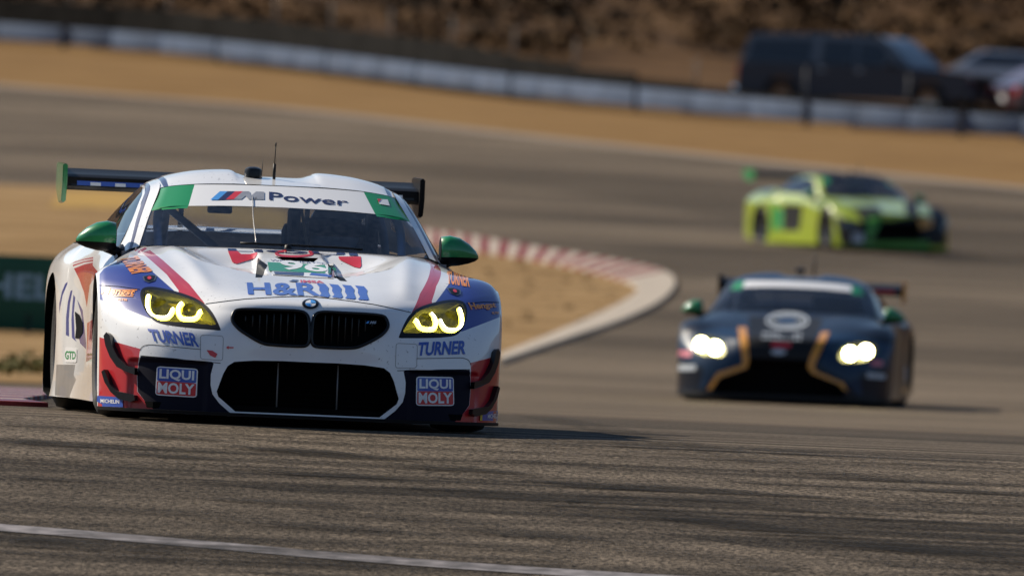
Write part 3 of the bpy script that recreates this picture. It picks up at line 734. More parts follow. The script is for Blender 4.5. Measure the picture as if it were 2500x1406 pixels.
def warp_net(net, fn): return [[fn(*p) for p in r] for r in net] if fn else net
def side_net(net, sd):
    if sd < 0: return [[(-x, y, z) for x, y, z in r] for r in net]
    return [list(reversed(r)) for r in net]

def wheel(car, cx, cy, r, wd, sd, rim_m='rim', spokes=10):
    """sd: side the face points to"""
    e = bpy.data.objects.new('wheel', None); e.location = (cx, cy, r); link(e, car.root)
    h = wd / 2; rr = r * .665
    lathe('tyre', [(-h * .86, rr), (-h, rr + .03), (-h * .98, r - .055), (-h * .84, r - .014), (-h * .5, r - .001), (0, r), (h * .5, r - .001), (h * .84, r - .014), (h * .98, r - .055), (h, rr + .03), (h * .86, rr)], M['rubber'], e, 56)
    prof = [(sd * h * .86, rr), (sd * h * .93, rr - .004), (sd * h * .90, rr - .018), (sd * h * .55, rr - .03), (-sd * h * .7, rr - .035), (-sd * h * .86, rr)]
    rm = lathe('rim', prof, M[rim_m], e, 56, sharp=40)
    bm = bmesh.new()
    for k in range(spokes):
        a = 2 * math.pi * k / spokes
        ps = [(sd * h * .50, .035, .022), (sd * h * .62, rr * .5, .016), (sd * h * .84, rr - .012, .013)]
        ring = []
        for t, q, w in ps:
            dy, dz = math.cos(a), math.sin(a); ny, nz = -dz, dy
            ring.append([bm.verts.new((t + dt, q * dy + ww * ny, q * dz + ww * nz)) for dt, ww in ((0, -w), (0, w), (-sd * .03, w), (-sd * .03, -w))])
        for i in range(2):
            for j in range(4): bm.faces.new((ring[i][j], ring[i][(j + 1) % 4], ring[i + 1][(j + 1) % 4], ring[i + 1][j]))
    bm_obj('spokes', bm, M[rim_m], e, auto=40)
    lathe('hub', [(sd * h * .35, 0.001), (sd * h * .66, .001), (sd * h * .66, .03), (sd * h * .52, .05), (sd * h * .35, .06)], M['black'], e, 20, sharp=40)
    lathe('brake_disc', [(sd * h * .1, .06), (sd * h * .1, rr * .8), (sd * h * .0, rr * .8), (0, .06)], M['grey'], e, 32, sharp=40)
    return e

def chassis(car, wx=.835, wb=2.9, r=.345):
    """floor, firewall, wheel wells and the dark tub inside"""
    R = car.root
    fl = [(-.93, -.44), (-.90, -.62), (-.75, -.80), (-.52, -.91), (0, -.96), (.52, -.91), (.75, -.80), (.90, -.62), (.93, -.44), (.66, -.40), (.66, .42), (.93, .46), (.95, 2.42), (.64, 2.46), (.64, 3.32), (.92, 3.36), (.9, 3.75), (-.9, 3.75), (-.92, 3.36), (-.64, 3.32), (-.64, 2.46), (-.95, 2.42), (-.93, .46), (-.66, .42), (-.66, -.40)]
    bm = bmesh.new(); f = bm.faces.new([bm.verts.new((x, y, .062)) for x, y in fl])
    g = bmesh.ops.extrude_face_region(bm, geom=[f]); bmesh.ops.translate(bm, verts=[v for v in g['geom'] if isinstance(v, bmesh.types.BMVert)], vec=(0, 0, .03))
    bm_obj('floor', bm, M['matt_black'], R)
    box('firewall', (0, .46, .44), (1.30, .03, .68), M['matt_black'], R)
    for sx in (-1, 1):
        for cy, a0, a1 in ((0, .42, .64), (wb, .44, .62)):
            V, Fc = [], []; n = 18
            for i in range(n + 1):
                t = math.radians(-20 + 220 * i / n)
                for x in (sx * .64, sx * .945): V.append((x, cy + .395 * math.cos(t), r + .03 + .355 * math.sin(t)))
            for i in range(n): Fc.append((2 * i, 2 * i + 1, 2 * i + 3, 2 * i + 2))
            k = len(V); V.append((sx * .64, cy, r + .03)); Fc += [(2 * i, 2 * i + 2, k) for i in range(n)]
            mesh_obj('wheel_well', V, Fc, M['matt_black'], R)
    for sx in (-1, 1):
        wheel(car, sx * wx, 0, r, .30, sx); wheel(car, sx * (wx + .005), wb, r + .005, .31, sx)

def rear_wing(car, y=3.62, z=1.175, half=.925, end=('green', 'carbon'), chord=.36):
    w = bpy.data.objects.new('rear_wing', None); link(w, car.root)
    prof = [(0, .030), (0, .078), (.03, .090), (.12, .098), (.24, .104), (.33, .120), (chord, .126), (.33, .110), (.24, .062), (.14, .014), (.06, .010), (.015, .022)]
    n = len(prof); xs = np.linspace(-half, half, 9); V, Fc = [], []
    for x in xs:
        for a, b in prof: V.append((x, y - .10 + a, z - .045 + b))
    for i in range(len(xs) - 1):
        for j in range(n): Fc.append((i * n + j, i * n + (j + 1) % n, (i + 1) * n + (j + 1) % n, (i + 1) * n + j))
    Fc += [tuple(range(n)), tuple(range((len(xs) - 1) * n, len(xs) * n))[::-1]]
    o = mesh_obj('main_plane', V, Fc, M['carbon'], w); o.data.set_sharp_from_angle(angle=math.radians(50))
    for sx, mt in ((-1, end[0]), (1, end[1])):
        pr = [(y - .16, z + .10), (y + .33, z + .11), (y + .33, z - .03), (y + .10, z - .105), (y - .10, z - .10), (y - .16, z - .02)]
        bm = bmesh.new(); f = bm.faces.new([bm.verts.new((sx * half, a, b)) for a, b in pr])
        g = bmesh.ops.extrude_face_region(bm, geom=[f]); bmesh.ops.translate(bm, verts=[v for v in g['geom'] if isinstance(v, bmesh.types.BMVert)], vec=(sx * .026, 0, 0))
        bmesh.ops.bevel(bm, geom=bm.edges[:], offset=.006, segments=2, affect='EDGES')
        bm_obj('endplate', bm, M[mt], w, auto=40)
        tube('strut', smooth_line([(sx * .33, y - .05, z + .02), (sx * .33, y - .16, z + .05), (sx * .33, y - .26, z - .03), (sx * .33, y - .22, .95)], 5), .014, M['carbon'], w)
    return w

def mirror_pod(car, sx, cx, cy, cz, stalk, m='green', ln=.20):
    """lofted shell: wide at the inner end, tapering outward"""
    e = bpy.data.objects.new('mirror', None); link(e, car.root)
    n = 20; st = [(0, .052, .062, 0), (.02, .066, .074, 0), (.25, .07, .078, .004), (.5, .068, .07, .002), (.75, .055, .05, -.006), (.93, .034, .026, -.016), (1.0, .012, .008, -.022)]
    V, Fc, fm = [], [], []
    for t, ry, rz, dz in st:
        for j in range(n):
            a = 2 * math.pi * j / n; V.append((cx + sx * ln * t, cy + ry * math.cos(a) + .03 * t * t, cz + dz + rz * math.copysign(abs(math.sin(a)) ** .8, math.sin(a))))
    for i in range(len(st) - 1):
        for j in range(n):
            Fc.append((i * n + j, i * n + (j + 1) % n, (i + 1) * n + (j + 1) % n, (i + 1) * n + j))
            fm.append(1 if (i < 1 or math.sin(2 * math.pi * (j + .5) / n) < -.45) else 0)
    Fc += [tuple(range(n)), tuple(range((len(st) - 1) * n, len(st) * n))]; fm += [1, 1]
    bm = bmesh.new(); vs = [bm.verts.new(v) for v in V]
    for f, k in zip(Fc, fm): bm.faces.new([vs[i] for i in f]).material_index = k
    bm_obj('mirror_shell', bm, [M[m], M['carbon']], e, smooth=True)
    tube('stalk', smooth_line([(cx + sx * .05, cy, cz - .05), (cx - sx * .03, cy - .01, cz - .078), stalk], 5), [.026] * 6 + [.030] * 5, M['carbon'], e, 10)
    return e

# ------------------------------------------------------------------ the front car
def hollow(P, u, v):
    x = np.abs(P[..., 0]); y = P[..., 1]
    island = .150 + .035 * sm(-.25, .1, -np.abs(y - .12))
    s_in = sm(island, island + .045, x); s_out = 1 - sm(.30, .50 + .10 * sm(-.1, .5, y), x)
    d = s_in * s_out * sm(0, .13, y + .20 - .55 * np.clip(x - .20, 0, .4)) * (1 - sm(.30, .56, y))
    O = P.copy(); ok = (v > 6.2)
    O[..., 2] = np.where(ok, P[..., 2] - .068 * d, P[..., 2])
    # hood crease along the power dome
    O[..., 2] += np.where(ok, .012 * np.exp(-((x - .50 - .1 * (y + .5)) / .05) ** 2) * sm(-.85, -.4, y) * (1 - sm(.45, .6, y)), 0)
    # side pockets of the bumper sit back a little
    zz = P[..., 2]; pk = sm(.49, .52, x) * (1 - sm(.84, .88, x)) * (1 - sm(.285, .305, zz)) * (v < 3.2)
    O[..., 1] += .022 * pk
    return O

T1 = (-1.076, 70.9, float(gz(70.9)))
car1 = Car('race_car', T1, math.radians(5.75))
tag(car1.root, 'white, blue and red race car with yellow headlights and green mirrors in the foreground', 'race car', 'race cars on the track')
R1 = car1.root
A = Patch(NET_FRONT, disp=hollow).tess(12, 10)
WS = Patch(NET_WS).tess(8, 16)
RF = Patch(NET_ROOF).tess(8, 8)
GHL = Patch(side_net(NET_GH, -1), False).tess(8, 8); GHR = Patch(side_net(NET_GH, 1), False).tess(8, 8)
SDL = Patch(side_net(NET_SIDE, -1), False).tess(10, 8); SDR = Patch(side_net(NET_SIDE, 1), False).tess(10, 8)
TL = Patch(NET_TAIL).tess(6, 6)
car1.patches = [A, WS, RF, GHL, GHR, SDL, SDR, TL]; car1.finish_surface()
uvA = lambda pts: car1.uv(A, pts)
def closed_half(poly):
    """left half outline whose first and last points lie on the centre line -> full outline"""
    p = [(0.0, poly[0][1])] + poly[1:-1] + [(0.0, poly[-1][1])]
    return p + [(-a, b) for a, b in reversed(p[1:-1])]

kid_px = smooth_line([(567, 781), (571, 763), (583, 756), (620, 755), (680, 757), (728, 759), (748, 767), (754.5, 785), (755, 828), (748, 843), (725, 845), (670, 842), (640, 837), (605, 818), (580, 800)], 4, True)
kid = uvA(kid_px)
grille_px = [(752, 884), (690, 881), (620, 880), (572, 883), (556, 893), (545, 912), (529, 955), (533, 968), (574, 1007), (650, 1009), (750, 1011)]
gh = uvA(grille_px); grille = closed_half(gh); grille = [(a, max(b, .06)) for a, b in grille]
hl_out = uvA(smooth_line(Z3((757, 370), (775, 326), (830, 312), (920, 322), (1060, 356), (1180, 400), (1262, 455), (1322, 530), (1368, 628), (1362, 645), (1300, 641), (1150, 629), (1000, 611), (880, 582), (805, 510), (772, 440)), 4, True))
hl_in = uvA(smooth_line(Z3((776, 375), (797, 340), (850, 333), (950, 350), (1080, 385), (1180, 425), (1240, 470), (1305, 545), (1332, 598), (1250, 598), (1100, 582), (990, 578), (890, 562), (820, 500), (788, 440)), 4, True))
hood = uvA([(757, 724), (700, 724.5), (650, 727), (600, 730), (555, 735), (502, 742), (470, 715), (430, 680), (395, 650), (352, 612)])
hood = [(0.0, hood[0][1])] + hood[1:] + [(-4.0, 10), (0, 10)]
fender = uvA([(352, 612), (395, 650), (430, 680), (470, 715), (502, 742)]) + hl_out[14:28:3]
fender = [(-4.0, 10)] + uvA([(352, 612), (395, 650), (430, 680), (470, 715), (502, 742), (440, 740), (345, 735), (246, 690)]) + [(-7, 4.9), (-7, 10)]
vent_px = Z(4.017, 600, 330, [(285, 1193), (715, 1205), (640, 1268), (430, 1262)])
vent = uvA(vent_px)
blue_px = Z3((445, 300), (447, 215), (480, 175), (560, 128), (640, 100), (725, 78), (770, 120), (860, 205), (950, 285), (1030, 355), (1000, 420), (900, 560), (830, 552), (640, 480), (452, 411))
red_px = Z3((770, 52), (832, 34), (930, 110), (1030, 200), (1130, 290), (1250, 440), (1200, 470), (1055, 400), (1050, 340), (960, 220), (860, 130))
thin1 = Z3((735, 45), (790, 12), (812, 20), (752, 62)); thin2 = Z3((712, 35), (757, 3), (770, 8), (722, 42))
white_line = None
redc_px = Z3((446, 696), (600, 742), (758, 786), (750, 830), (742, 900), (733, 1000), (735, 1110), (790, 1180), (862, 1246), (430, 1246), (440, 1140), (443, 900))
navy_px = Z3((760, 842), (900, 850), (1100, 868), (1300, 884), (1318, 897), (1296, 980), (1294, 1060), (1308, 1130), (1360, 1200), (1446, 1276), (1300, 1300), (862, 1250), (790, 1180), (737, 1110), (735, 1000), (744, 900))
def P_(px, tagname, mir=True, step=6): return (uvA(densify(px, step)), tagname, mir)
panels = [(fender, 'front_fender*', True), (hood, 'hood', True), (hl_in, 'headlight_lens*:lens', True), (kid, None, True), (grille, None, False), (vent, None, False)]
paints = [P_(blue_px, 'blue'), P_(red_px, 'red'), P_(thin1, 'red'), P_(thin2, 'red'), P_(redc_px, 'red'), P_(navy_px, 'navy'), (hl_out, 'gloss_black', True), P_(Z4((350, 136), (415, 182), (378, 264), (334, 264)), 'carbon', True, 3)]
car1.build(A, 16, 12, panels, paints, 'front_bumper', 'white')
# openings
car1.rim('grille_rim', A, kid, .045, M['gloss_black'], mirror=True)
car1.backing('grille_mesh', A, kid, .085, M['matt_black'], mirror=True)
car1.rim('intake_rim', A, grille, .03, M['white']); car1.backing('intake_mesh', A, grille, .20, M['matt_black'])
for dd in (.05,):
    P = A.ev([a for a, b in grille], [b for a, b in grille]) + np.array((0, .03, 0)); n = len(P); Q = P + np.array((0, .17, 0))
    mesh_obj('intake_duct', np.concatenate([P, Q]), [(i, (i + 1) % n, n + (i + 1) % n, n + i) for i in range(n)], M['matt_black'], R1)
P = A.ev([a for a, b in vent], [b for a, b in vent]); mesh_obj('hood_vent', np.concatenate([P, P + np.array((0, .10, -.06))]), [(0, 1, 5, 4), (1, 2, 6, 5), (2, 3, 7, 6), (3, 0, 4, 7), (4, 5, 6, 7)], M['matt_black'], R1, False)
for sg in (-1, 1):
    ring = A.ev([sg * -a for a, b in kid], [b for a, b in kid])
    fr = tube('grille_frame', [tuple(p + np.array((0, -.002, 0))) for p in ring], .0085, M['gloss_black'], R1, 8, closed=True)
    for k in range(9):
        x = sg * (.075 + k * .034); top = .563 - .004 * k; bot = .405 + .002 * k + (.0 if k < 5 else .012 * (k - 4))
        yy = -.90 + .0035 * k * k * .35
        box('grille_slat', (x, yy + .035, (top + bot) / 2), (.007, .05, top - bot), M['gloss_black'], R1, bevel=.002)
for x in (-.148, .148): tube('intake_strut', [(x, -.90, .06), (x, -.90, .31)], .004, M['grey'], R1, 6)
for k in range(9): box('radiator_fin', (0, -.80, .085 + k * .025), (.78, .012, .004), M['matt_black'], R1)

# headlights: housing, light tubes, reflectors behind the yellow lens
def lamp(sg):
    h = bpy.data.objects.new('headlight', None); link(h, R1)
    Pn = A.ev([sg * -a for a, b in hl_in], [b for a, b in hl_in]); n = len(Pn); Q = Pn + np.array((-.012 * sg * 0, .075, -.005)); c = Q.mean(0) + np.array((0, .02, 0))
    mesh_obj('housing', np.concatenate([Pn + np.array((0, .002, 0)), Q, c[None]]), [(i, (i + 1) % n, n + (i + 1) % n, n + i) for i in range(n)] + [(n + i, n + (i + 1) % n, 2 * n) for i in range(n)], M['housing'], h)
    def on(px, dep):
        out = []
        for p in px:
            q = car1.cast(car1.o, car1.ray(*p)); v = q[0] + car1.ray(*p) * dep; out.append((v.x if sg < 0 else -v.x, v.y, v.z))
        return out
    u1 = smooth_line(Z3((822, 385), (815, 430), (820, 490), (850, 535), (890, 550), (960, 550), (990, 525), (1010, 485)), 4)
    u2 = smooth_line(Z3((1078, 440), (1054, 470), (1050, 515), (1072, 552), (1110, 560), (1160, 560), (1192, 545), (1212, 510), (1228, 500)), 4)
    for u in (u1, u2): tube('light_tube', on(u, .018), .0125, M['drl'], h, 10)
    for cxy, rr in (((905, 460), .040), ((1130, 490), .034)):
        c = Vector(on(Z3(cxy), .05)[0])
        lathe('reflector', [(0, .006), (.010, rr * .5), (.026, rr * .85), (.034, rr)], M['housing'], h, 24, axis='z').matrix_local = Matrix.Translation(c) @ Matrix.Rotation(math.radians(90), 4, 'X')
for sg in (-1, 1): lamp(sg)

# windscreen with the sun strip, roof, rails
def uvW(p): return car1.uv(WS, p)
ban = uvW(Z(4.017, 100, 330, [(1215, 515), (1500, 503), (2000, 498), (2400, 505)]) + Z(4.017, 600, 330, [(400, 512), (800, 540), (1120, 568), (1400, 605)]))
low = uvW(Z(4.017, 100, 330, [(1140, 718), (1440, 698), (2000, 692), (2400, 694)]) + Z(4.017, 600, 330, [(400, 705), (800, 735), (1215, 762), (1530, 808)]))
vb = [b for a, b in low]; vlow = sum(vb) / len(vb)
banner = [(-4, 2), (4, 2)] + [(4, vlow - .06), (2, vlow - .02), (0, vlow), (-2, vlow - .02), (-4, vlow - .06)]
g1 = uvW(Z(4.017, 100, 330, [(1502, 500), (1445, 700)])); ga, gb = g1[0][0], g1[1][0]
greenL = [(-4, 2), (ga, 2), (gb, vlow), (gb - .02, vlow - .1), (-4, vlow - .1)]
car1.build(WS, 10, 20, [(banner, 'windscreen_banner', False)], [(banner, 'vwhite', False), (greenL, 'vgreen', True)], 'windscreen', 'glass')
gut = [(5.25, -1), (6.1, -1), (6.1, 3), (5.25, 3)]
rw = [(-5, 3.15), (5, 3.15), (5, 4.85), (-5, 4.85)]
car1.build(RF, 10, 8, [(rw, 'rear_window:clear', False)], [([(5.35, 0), (5.72, 0), (5.72, 3), (5.35, 3)], 'dblue', True)], 'roof', 'white')
for gp, sd in ((GHL, -1), (GHR, 1)):
    f = (lambda a: a) if sd < 0 else (lambda a: 7 - a)
    win = [(f(.45), 2.88), (f(1.2), 1.35), (f(2.0), 1.12), (f(3), 1.1), (f(4), 1.1), (f(5), 1.2), (f(5.7), 1.7), (f(5.6), 2.7), (f(4), 2.9), (f(2), 2.92)]
    edge = [(f(0), .62), (f(1), .60), (f(2), .62), (f(3), .7), (f(4.5), .75), (f(4.5), .98), (f(3), .98), (f(2), .95), (f(1), .95), (f(0), .98)]
    car1.build(gp, 10, 10, [(win, 'side_window:side_glass', False)], [(edge, 'dblue', False)], 'roof_pillar', 'white')
# sides
SIDE_PAINT = [
 ('red', Z3((395, 150), (440, 205), (372, 300), (350, 470), (330, 360), (290, 250), (245, 160), (243, 128), (330, 100), (400, 85))),
 ('white', Z3((243, 133), (330, 108), (400, 98), (400, 104), (330, 118), (243, 146))),
 ('white', Z3((243, 158), (330, 128), (395, 120), (395, 128), (330, 142), (246, 176))),
 ('blue', Z3((203, 275), (200, 295), (165, 380), (148, 470), (140, 520), (139, 440), (160, 350), (185, 290))),
 ('blue', Z3((226, 345), (241, 338), (222, 440), (213, 560), (215, 692), (190, 680), (192, 540), (205, 430))),
 ('blue', Z3((248, 372), (262, 395), (250, 520), (258, 700), (274, 735), (236, 700), (232, 560), (240, 450))),
 ('blue', Z3((275, 410), (318, 490), (330, 600), (345, 740), (345, 790), (300, 745), (285, 690), (322, 600), (300, 500))),
 ('red', Z3((352, 590), (395, 560), (392, 860), (345, 885), (350, 760))),
 ('grey', Z3((118, 905), (262, 905), (250, 985), (268, 1020), (232, 1110), (215, 1158), (105, 1140))),
]
arch = [(2.9 + .385 * math.cos(t), .335 + .37 * math.sin(t)) for t in np.linspace(0, 2 * math.pi, 48, endpoint=False)]
for sp, sd in ((SDL, -1), (SDR, 1)):
    hole = car1.uv(sp, arch, side=sd); pt = []
    for m_, px in SIDE_PAINT:
        q = car1.uv(SDL, densify(px, 6)); pt.append((q if sd < 0 else [(8 - a, b) for a, b in q], m_, False))
    f = (lambda a: a) if sd < 0 else (lambda a: 8 - a)
    door = [(f(1.0), -1), (f(4.4), -1), (f(4.2), 3.8), (f(1.0), 3.8)]
    rearf = [(f(4.4), -1), (f(4.2), 3.8), (f(4.2), 6), (f(8.1), 6), (f(8.1), -1)]
    sill = [(f(-.1), 3.8), (f(4.2), 3.8), (f(4.2), 6), (f(-.1), 6)]
    car1.build(sp, 12, 8, [(door, 'door', False), (rearf, 'rear_fender', False), (sill, 'side_skirt', False), (hole, None, False)], pt, 'fender_vent_panel', 'white')
    hp = sp.ev([a for a, b in hole], [b for a, b in hole]); nn = len(hp)
    mesh_obj('arch_lip', np.concatenate([hp, hp + np.array((-sd * .05, 0, 0))]), [(i, (i + 1) % nn, nn + (i + 1) % nn, nn + i) for i in range(nn)], M['matt_black'], R1)
car1.build(TL, 6, 6, [], [([(-5, 3.4), (5, 3.4), (5, 6), (-5, 6)], 'black', False)], 'rear_bumper', 'white')
chassis(car1)
# splitter
bm = bmesh.new()
sp_o = smooth_line([(-1.0, -.40), (-.985, -.52), (-.90, -.72), (-.75, -.88), (-.54, -.985), (-.3, -1.03), (0, -1.045), (.3, -1.03), (.54, -.985), (.75, -.88), (.90, -.72), (.985, -.52), (1.0, -.40)], 3)
f = bm.faces.new([bm.verts.new((x, y, .040)) for x, y in sp_o]); g = bmesh.ops.extrude_face_region(bm, geom=[f])
bmesh.ops.translate(bm, verts=[v for v in g['geom'] if isinstance(v, bmesh.types.BMVert)], vec=(0, 0, .016)); bm_obj('splitter', bm, M['carbon'], R1, auto=40)
# dive planes
def vane(px, out):
    for sg in (-1, 1):
        base, top = [], []
        for p in px:
            h = car1.cast(car1.o, car1.ray(*p)); n = (h[1] + Vector((0, -.4, 0))).normalized()
            for L_, v in ((base, h[0] - n * .004), (top, h[0] + n * out)): L_.append((v.x * -sg, v.y, v.z))
        n = len(px); V = base + top; c1 = len(V)
        Fc = [(i, (i + 1) % n, n + (i + 1) % n, n + i) for i in range(n)] + [tuple(range(n, 2 * n))]
        bm = bmesh.new(); vs = [bm.verts.new(v) for v in V]
        for q in Fc: bm.faces.new([vs[i] for i in q])
        bm_obj('dive_plane', bm, M['gloss_black'], R1, auto=40)
vane(Z3((508, 692), (528, 664), (553, 690), (570, 765), (612, 850), (665, 915), (738, 932), (738, 985), (668, 962), (605, 925), (555, 850), (522, 765)), .030)
vane(Z3((492, 960), (512, 945), (528, 985), (552, 1055), (600, 1110), (680, 1128), (735, 1140), (738, 1178), (700, 1192), (615, 1168), (560, 1115), (515, 1040)), .030)
# mirrors
mirror_pod(car1, -1, -.845, .88, .895, (-.80, .98, .835)); mirror_pod(car1, 1, .795, .88, .895, (.80, .98, .835))
# wing, roof gear
rear_wing(car1)
lathe('beacon', [(0, .045), (.035, .045), (.048, .040), (.056, .022), (.058, .001)], M['gloss_black'], R1, 28, axis='z', c=(-.115, 1.5, 1.228), sharp=40)
an = bpy.data.objects.new('antenna', None); link(an, R1)
tube('antenna_base', [(-.012, 1.45, 1.222), (-.012, 1.45, 1.305)], .008, M['black'], an, 10)
tube('antenna_whip', [(-.012, 1.45, 1.30), (-.010, 1.45, 1.41)], .0025, M['black'], an, 6); tube('antenna_tip', [(-.010, 1.45, 1.392), (-.010, 1.45, 1.412)], .004, M['black'], an, 8)
tube('thin_antenna', [(-.038, 1.9, 1.232), (-.036, 1.9, 1.325)], .0018, M['black'], R1, 6)
# wiper
wp_ = []
for u_, v_ in ((-.95, .05), (-.7, .06), (-.3, .055), (0, .06), (.5, .05), (1.0, .05), (1.5, .03)):
    wp_.append(tuple(WS.ev(np.array([u_]), np.array([v_]))[0] + np.array((0, -.018, .012))))
P = A.ev(np.linspace(-4, 4, 33), np.full(33, 10.0)); Q = WS.ev(np.linspace(-4, 4, 33), np.zeros(33))
mesh_obj('cowl', np.concatenate([P + np.array((0, .0, -.004)), Q]), [(i, i + 1, 34 + i, 33 + i) for i in range(32)], M['black'], R1)
wi = bpy.data.objects.new('wiper', None); link(wi, R1)
tube('wiper_arm', wp_, .006, M['black'], wi, 8); h = Vector(wp_[3]); lathe('wiper_pivot', [(0, .02), (.018, .016), (.024, .001)], M['black'], wi, 16, axis='z', c=tuple(h + Vector((0, -.03, -.02))))
tube('windscreen_wire', [tuple(WS.ev(np.array([-.62]), np.array([v]))[0] + np.array((0, -.004, .003))) for v in np.linspace(.05, 1.6, 8)], .0022, M['alloy'], R1, 6)

# ---- lettering and prints
D = car1
q4 = lambda *p: Z(4.017, 600, 330, p)
D.text('lettering', 'Power', [q4((228, 560))[0], (q4((1005, 560))[0][0], q4((0, 632))[0][1]), q4((1000, 698))[0], q4((228, 640))[0]], M['dblue'], bold=.012)
lg = Z(4.017, 100, 330, [(1660, 640), (1755, 556), (1830, 556), (1735, 640)]); D.poly('stripe_emblem', lg, M['lblue'], .003)
D.poly('stripe_emblem', Z(4.017, 100, 330, [(1735, 640), (1830, 556), (1905, 556), (1812, 637)]), M['dblue'], .003)
D.poly('stripe_emblem', Z(4.017, 100, 330, [(1812, 637), (1905, 556), (1980, 556), (1890, 634)]), M['vred'], .003)
D.poly('stripe_emblem', Z(4.017, 100, 330, [(1890, 634), (1980, 556), (2045, 557), (2060, 600), (2110, 558), (2190, 561), (2190, 636), (2120, 635), (2118, 605), (2070, 634), (2035, 633), (2005, 600), (1965, 634)]), M['silver'], .003)
D.poly('sticker', q4((1288, 632), (1390, 636), (1410, 697), (1308, 680)), M['vwhite'], .003); D.poly('sticker', q4((1288, 632), (1330, 633), (1300, 668)), M['vred'], .0045)
# number panel
D.poly('number_panel', Z4((432, 150), (850, 172), (880, 275), (445, 248)), M['vwhite'], .003)
D.poly('number_panel', Z4((413, 166), (858, 188), (872, 244), (424, 224)), M['vgreen'], .004)
D.text('race_number', '96', Z4((495, 150), (800, 180), (812, 236), (500, 216)), M['vwhite'], bold=.03, off=.0055)
D.text('lettering', 'WEATHERTECH', Z4((432, 150), (845, 176), (848, 186), (432, 160)), M['dblue'], off=.005, bold=.01)
D.poly('sticker', Z4((455, 230), (655, 236), (650, 258), (462, 246)), M['dblue'], .0045); D.poly('sticker', Z4((705, 238), (840, 248), (830, 266), (688, 252)), M['vblue'], .0045)
# shock absorber maker's name with wave tail
D.text('lettering', 'H&R', Z4((276, 300), (745, 302), (765, 388), (285, 378)), M['vblue'], bold=.03)
for k in range(4):
    x = 735 + k * 85
    D.poly('wave_print', Z4((x, 304 + k * 5), (x + 60, 310 + k * 5), (x + 82, 335 + k * 5), (x + 78, 358 + k * 4), (x + 92, 385 + k * 9), (x + 78, 398 + k * 6), (x + 20, 388 + k * 8), (x + 35, 372 + k * 7), (x + 20, 352 + k * 6), (x + 22, 330 + k * 5)), M['vblue'], .003)
D.text('lettering', 'IMSA', Z4((630, 282), (782, 288), (788, 304), (632, 299)), M['vred'], bold=.03); D.poly('sticker', Z4((553, 293), (580, 281), (620, 283), (605, 296)), M['dblue'], .003)
D.poly('side_vent', Z3((262, 500), (298, 528), (322, 590), (322, 660), (294, 708), (264, 704), (272, 630)), M['matt_black'], .003)
# roundel
ctr = (758, 743.5)
def ell(c, rx, ry, n=28, a0=0, a1=360): return [(c[0] + rx * math.cos(math.radians(a)), c[1] + ry * math.sin(math.radians(a))) for a in np.linspace(a0, a1, n, endpoint=(a1 - a0) < 360)]
D.poly('emblem', ell(ctr, 21.5, 12.5), M['silver'], .005, 8); D.poly('emblem', ell(ctr, 20, 11.5), M['gloss_black'], .0065, 8); D.poly('emblem', ell(ctr, 13, 7.8), M['vwhite'], .008, 8)
for a in (0, 180): D.poly('emblem', [ctr] + ell(ctr, 13, 7.8, 10, a + 90, a + 180), M['lblue'], .0095, 8)
D.text('badge', 'M6', Z4((1090, 552), (1132, 552), (1130, 571), (1086, 571)), M['silver'], shear=.3, bold=.03, off=.004); D.poly('badge', Z4((1062, 568), (1074, 554), (1086, 554), (1078, 568)), M['lblue'], .004)
# names on the bumper
D.text('lettering', 'TURNER', Z3((815, 634), (1185, 668), (1212, 775), (845, 728)), M['vblue'], bold=.035)
D.text('lettering', 'TURNER', Z4((1412, 692), (1728, 680), (1718, 770), (1398, 782)), M['vblue'], bold=.035)
D.text('lettering', 'TURNER', Z3((735, 80), (862, 205), (690, 218), (600, 100)), M['orange'], bold=.035)
D.text('lettering', 'TURNER', Z4((1600, 225), (1745, 228), (1748, 330), (1602, 308)), M['orange'], bold=.035)
D.text('lettering', 'Hengst', Z3((478, 318), (730, 336), (700, 392), (455, 386)), M['orange'], bold=.03); D.text('lettering', 'FILTER', Z3((590, 402), (664, 408), (660, 424), (588, 418)), M['orange'], bold=.03)
D.line('lettering', Z3((520, 338), (735, 340)), 2.0, M['orange'], .003); D.line('lettering', Z3((515, 384), (705, 388)), 2.0, M['orange'], .003)
D.text('lettering', 'Hengst', Z4((1735, 432), (1915, 428), (1925, 472), (1765, 492)), M['orange'], bold=.03); D.text('lettering', 'FILTER', Z4((1893, 492), (1940, 490), (1942, 505), (1895, 508)), M['orange'], bold=.03)
D.text('lettering', 'MICHELIN', Z3((462, 1166), (604, 1176), (604, 1204), (462, 1196)), M['vwhite'], bold=.02, off=.0055)
D.poly('sticker', Z3((436, 1142), (630, 1156), (630, 1230), (428, 1222)), M['vblue'], .004)
D.poly('sticker', Z4((1818, 1150), (1945, 1140), (1940, 1210), (1815, 1205)), M['vblue'], .004); D.text('lettering', 'MICHELIN', Z4((1862, 1166), (1938, 1158), (1936, 1190), (1862, 1192)), M['vwhite'], bold=.02, off=.0055); D.poly('sticker', Z4((1815, 1152), (1828, 1151), (1826, 1206), (1812, 1206)), mat('yellow_vinyl', (.8, .55, .02), .4), .0048)
def rrect(a, b, c, d, k=.08):
    q = [np.array(x, float) for x in (a, b, c, d)]; out = []
    for i in range(4):
        p, n_, pr = q[i], q[(i + 1) % 4], q[i - 1]
        out += [tuple(p + (pr - p) * k), tuple(p + (pr - p) * k * .3 + (n_ - p) * k * .3), tuple(p + (n_ - p) * k)]
    return out
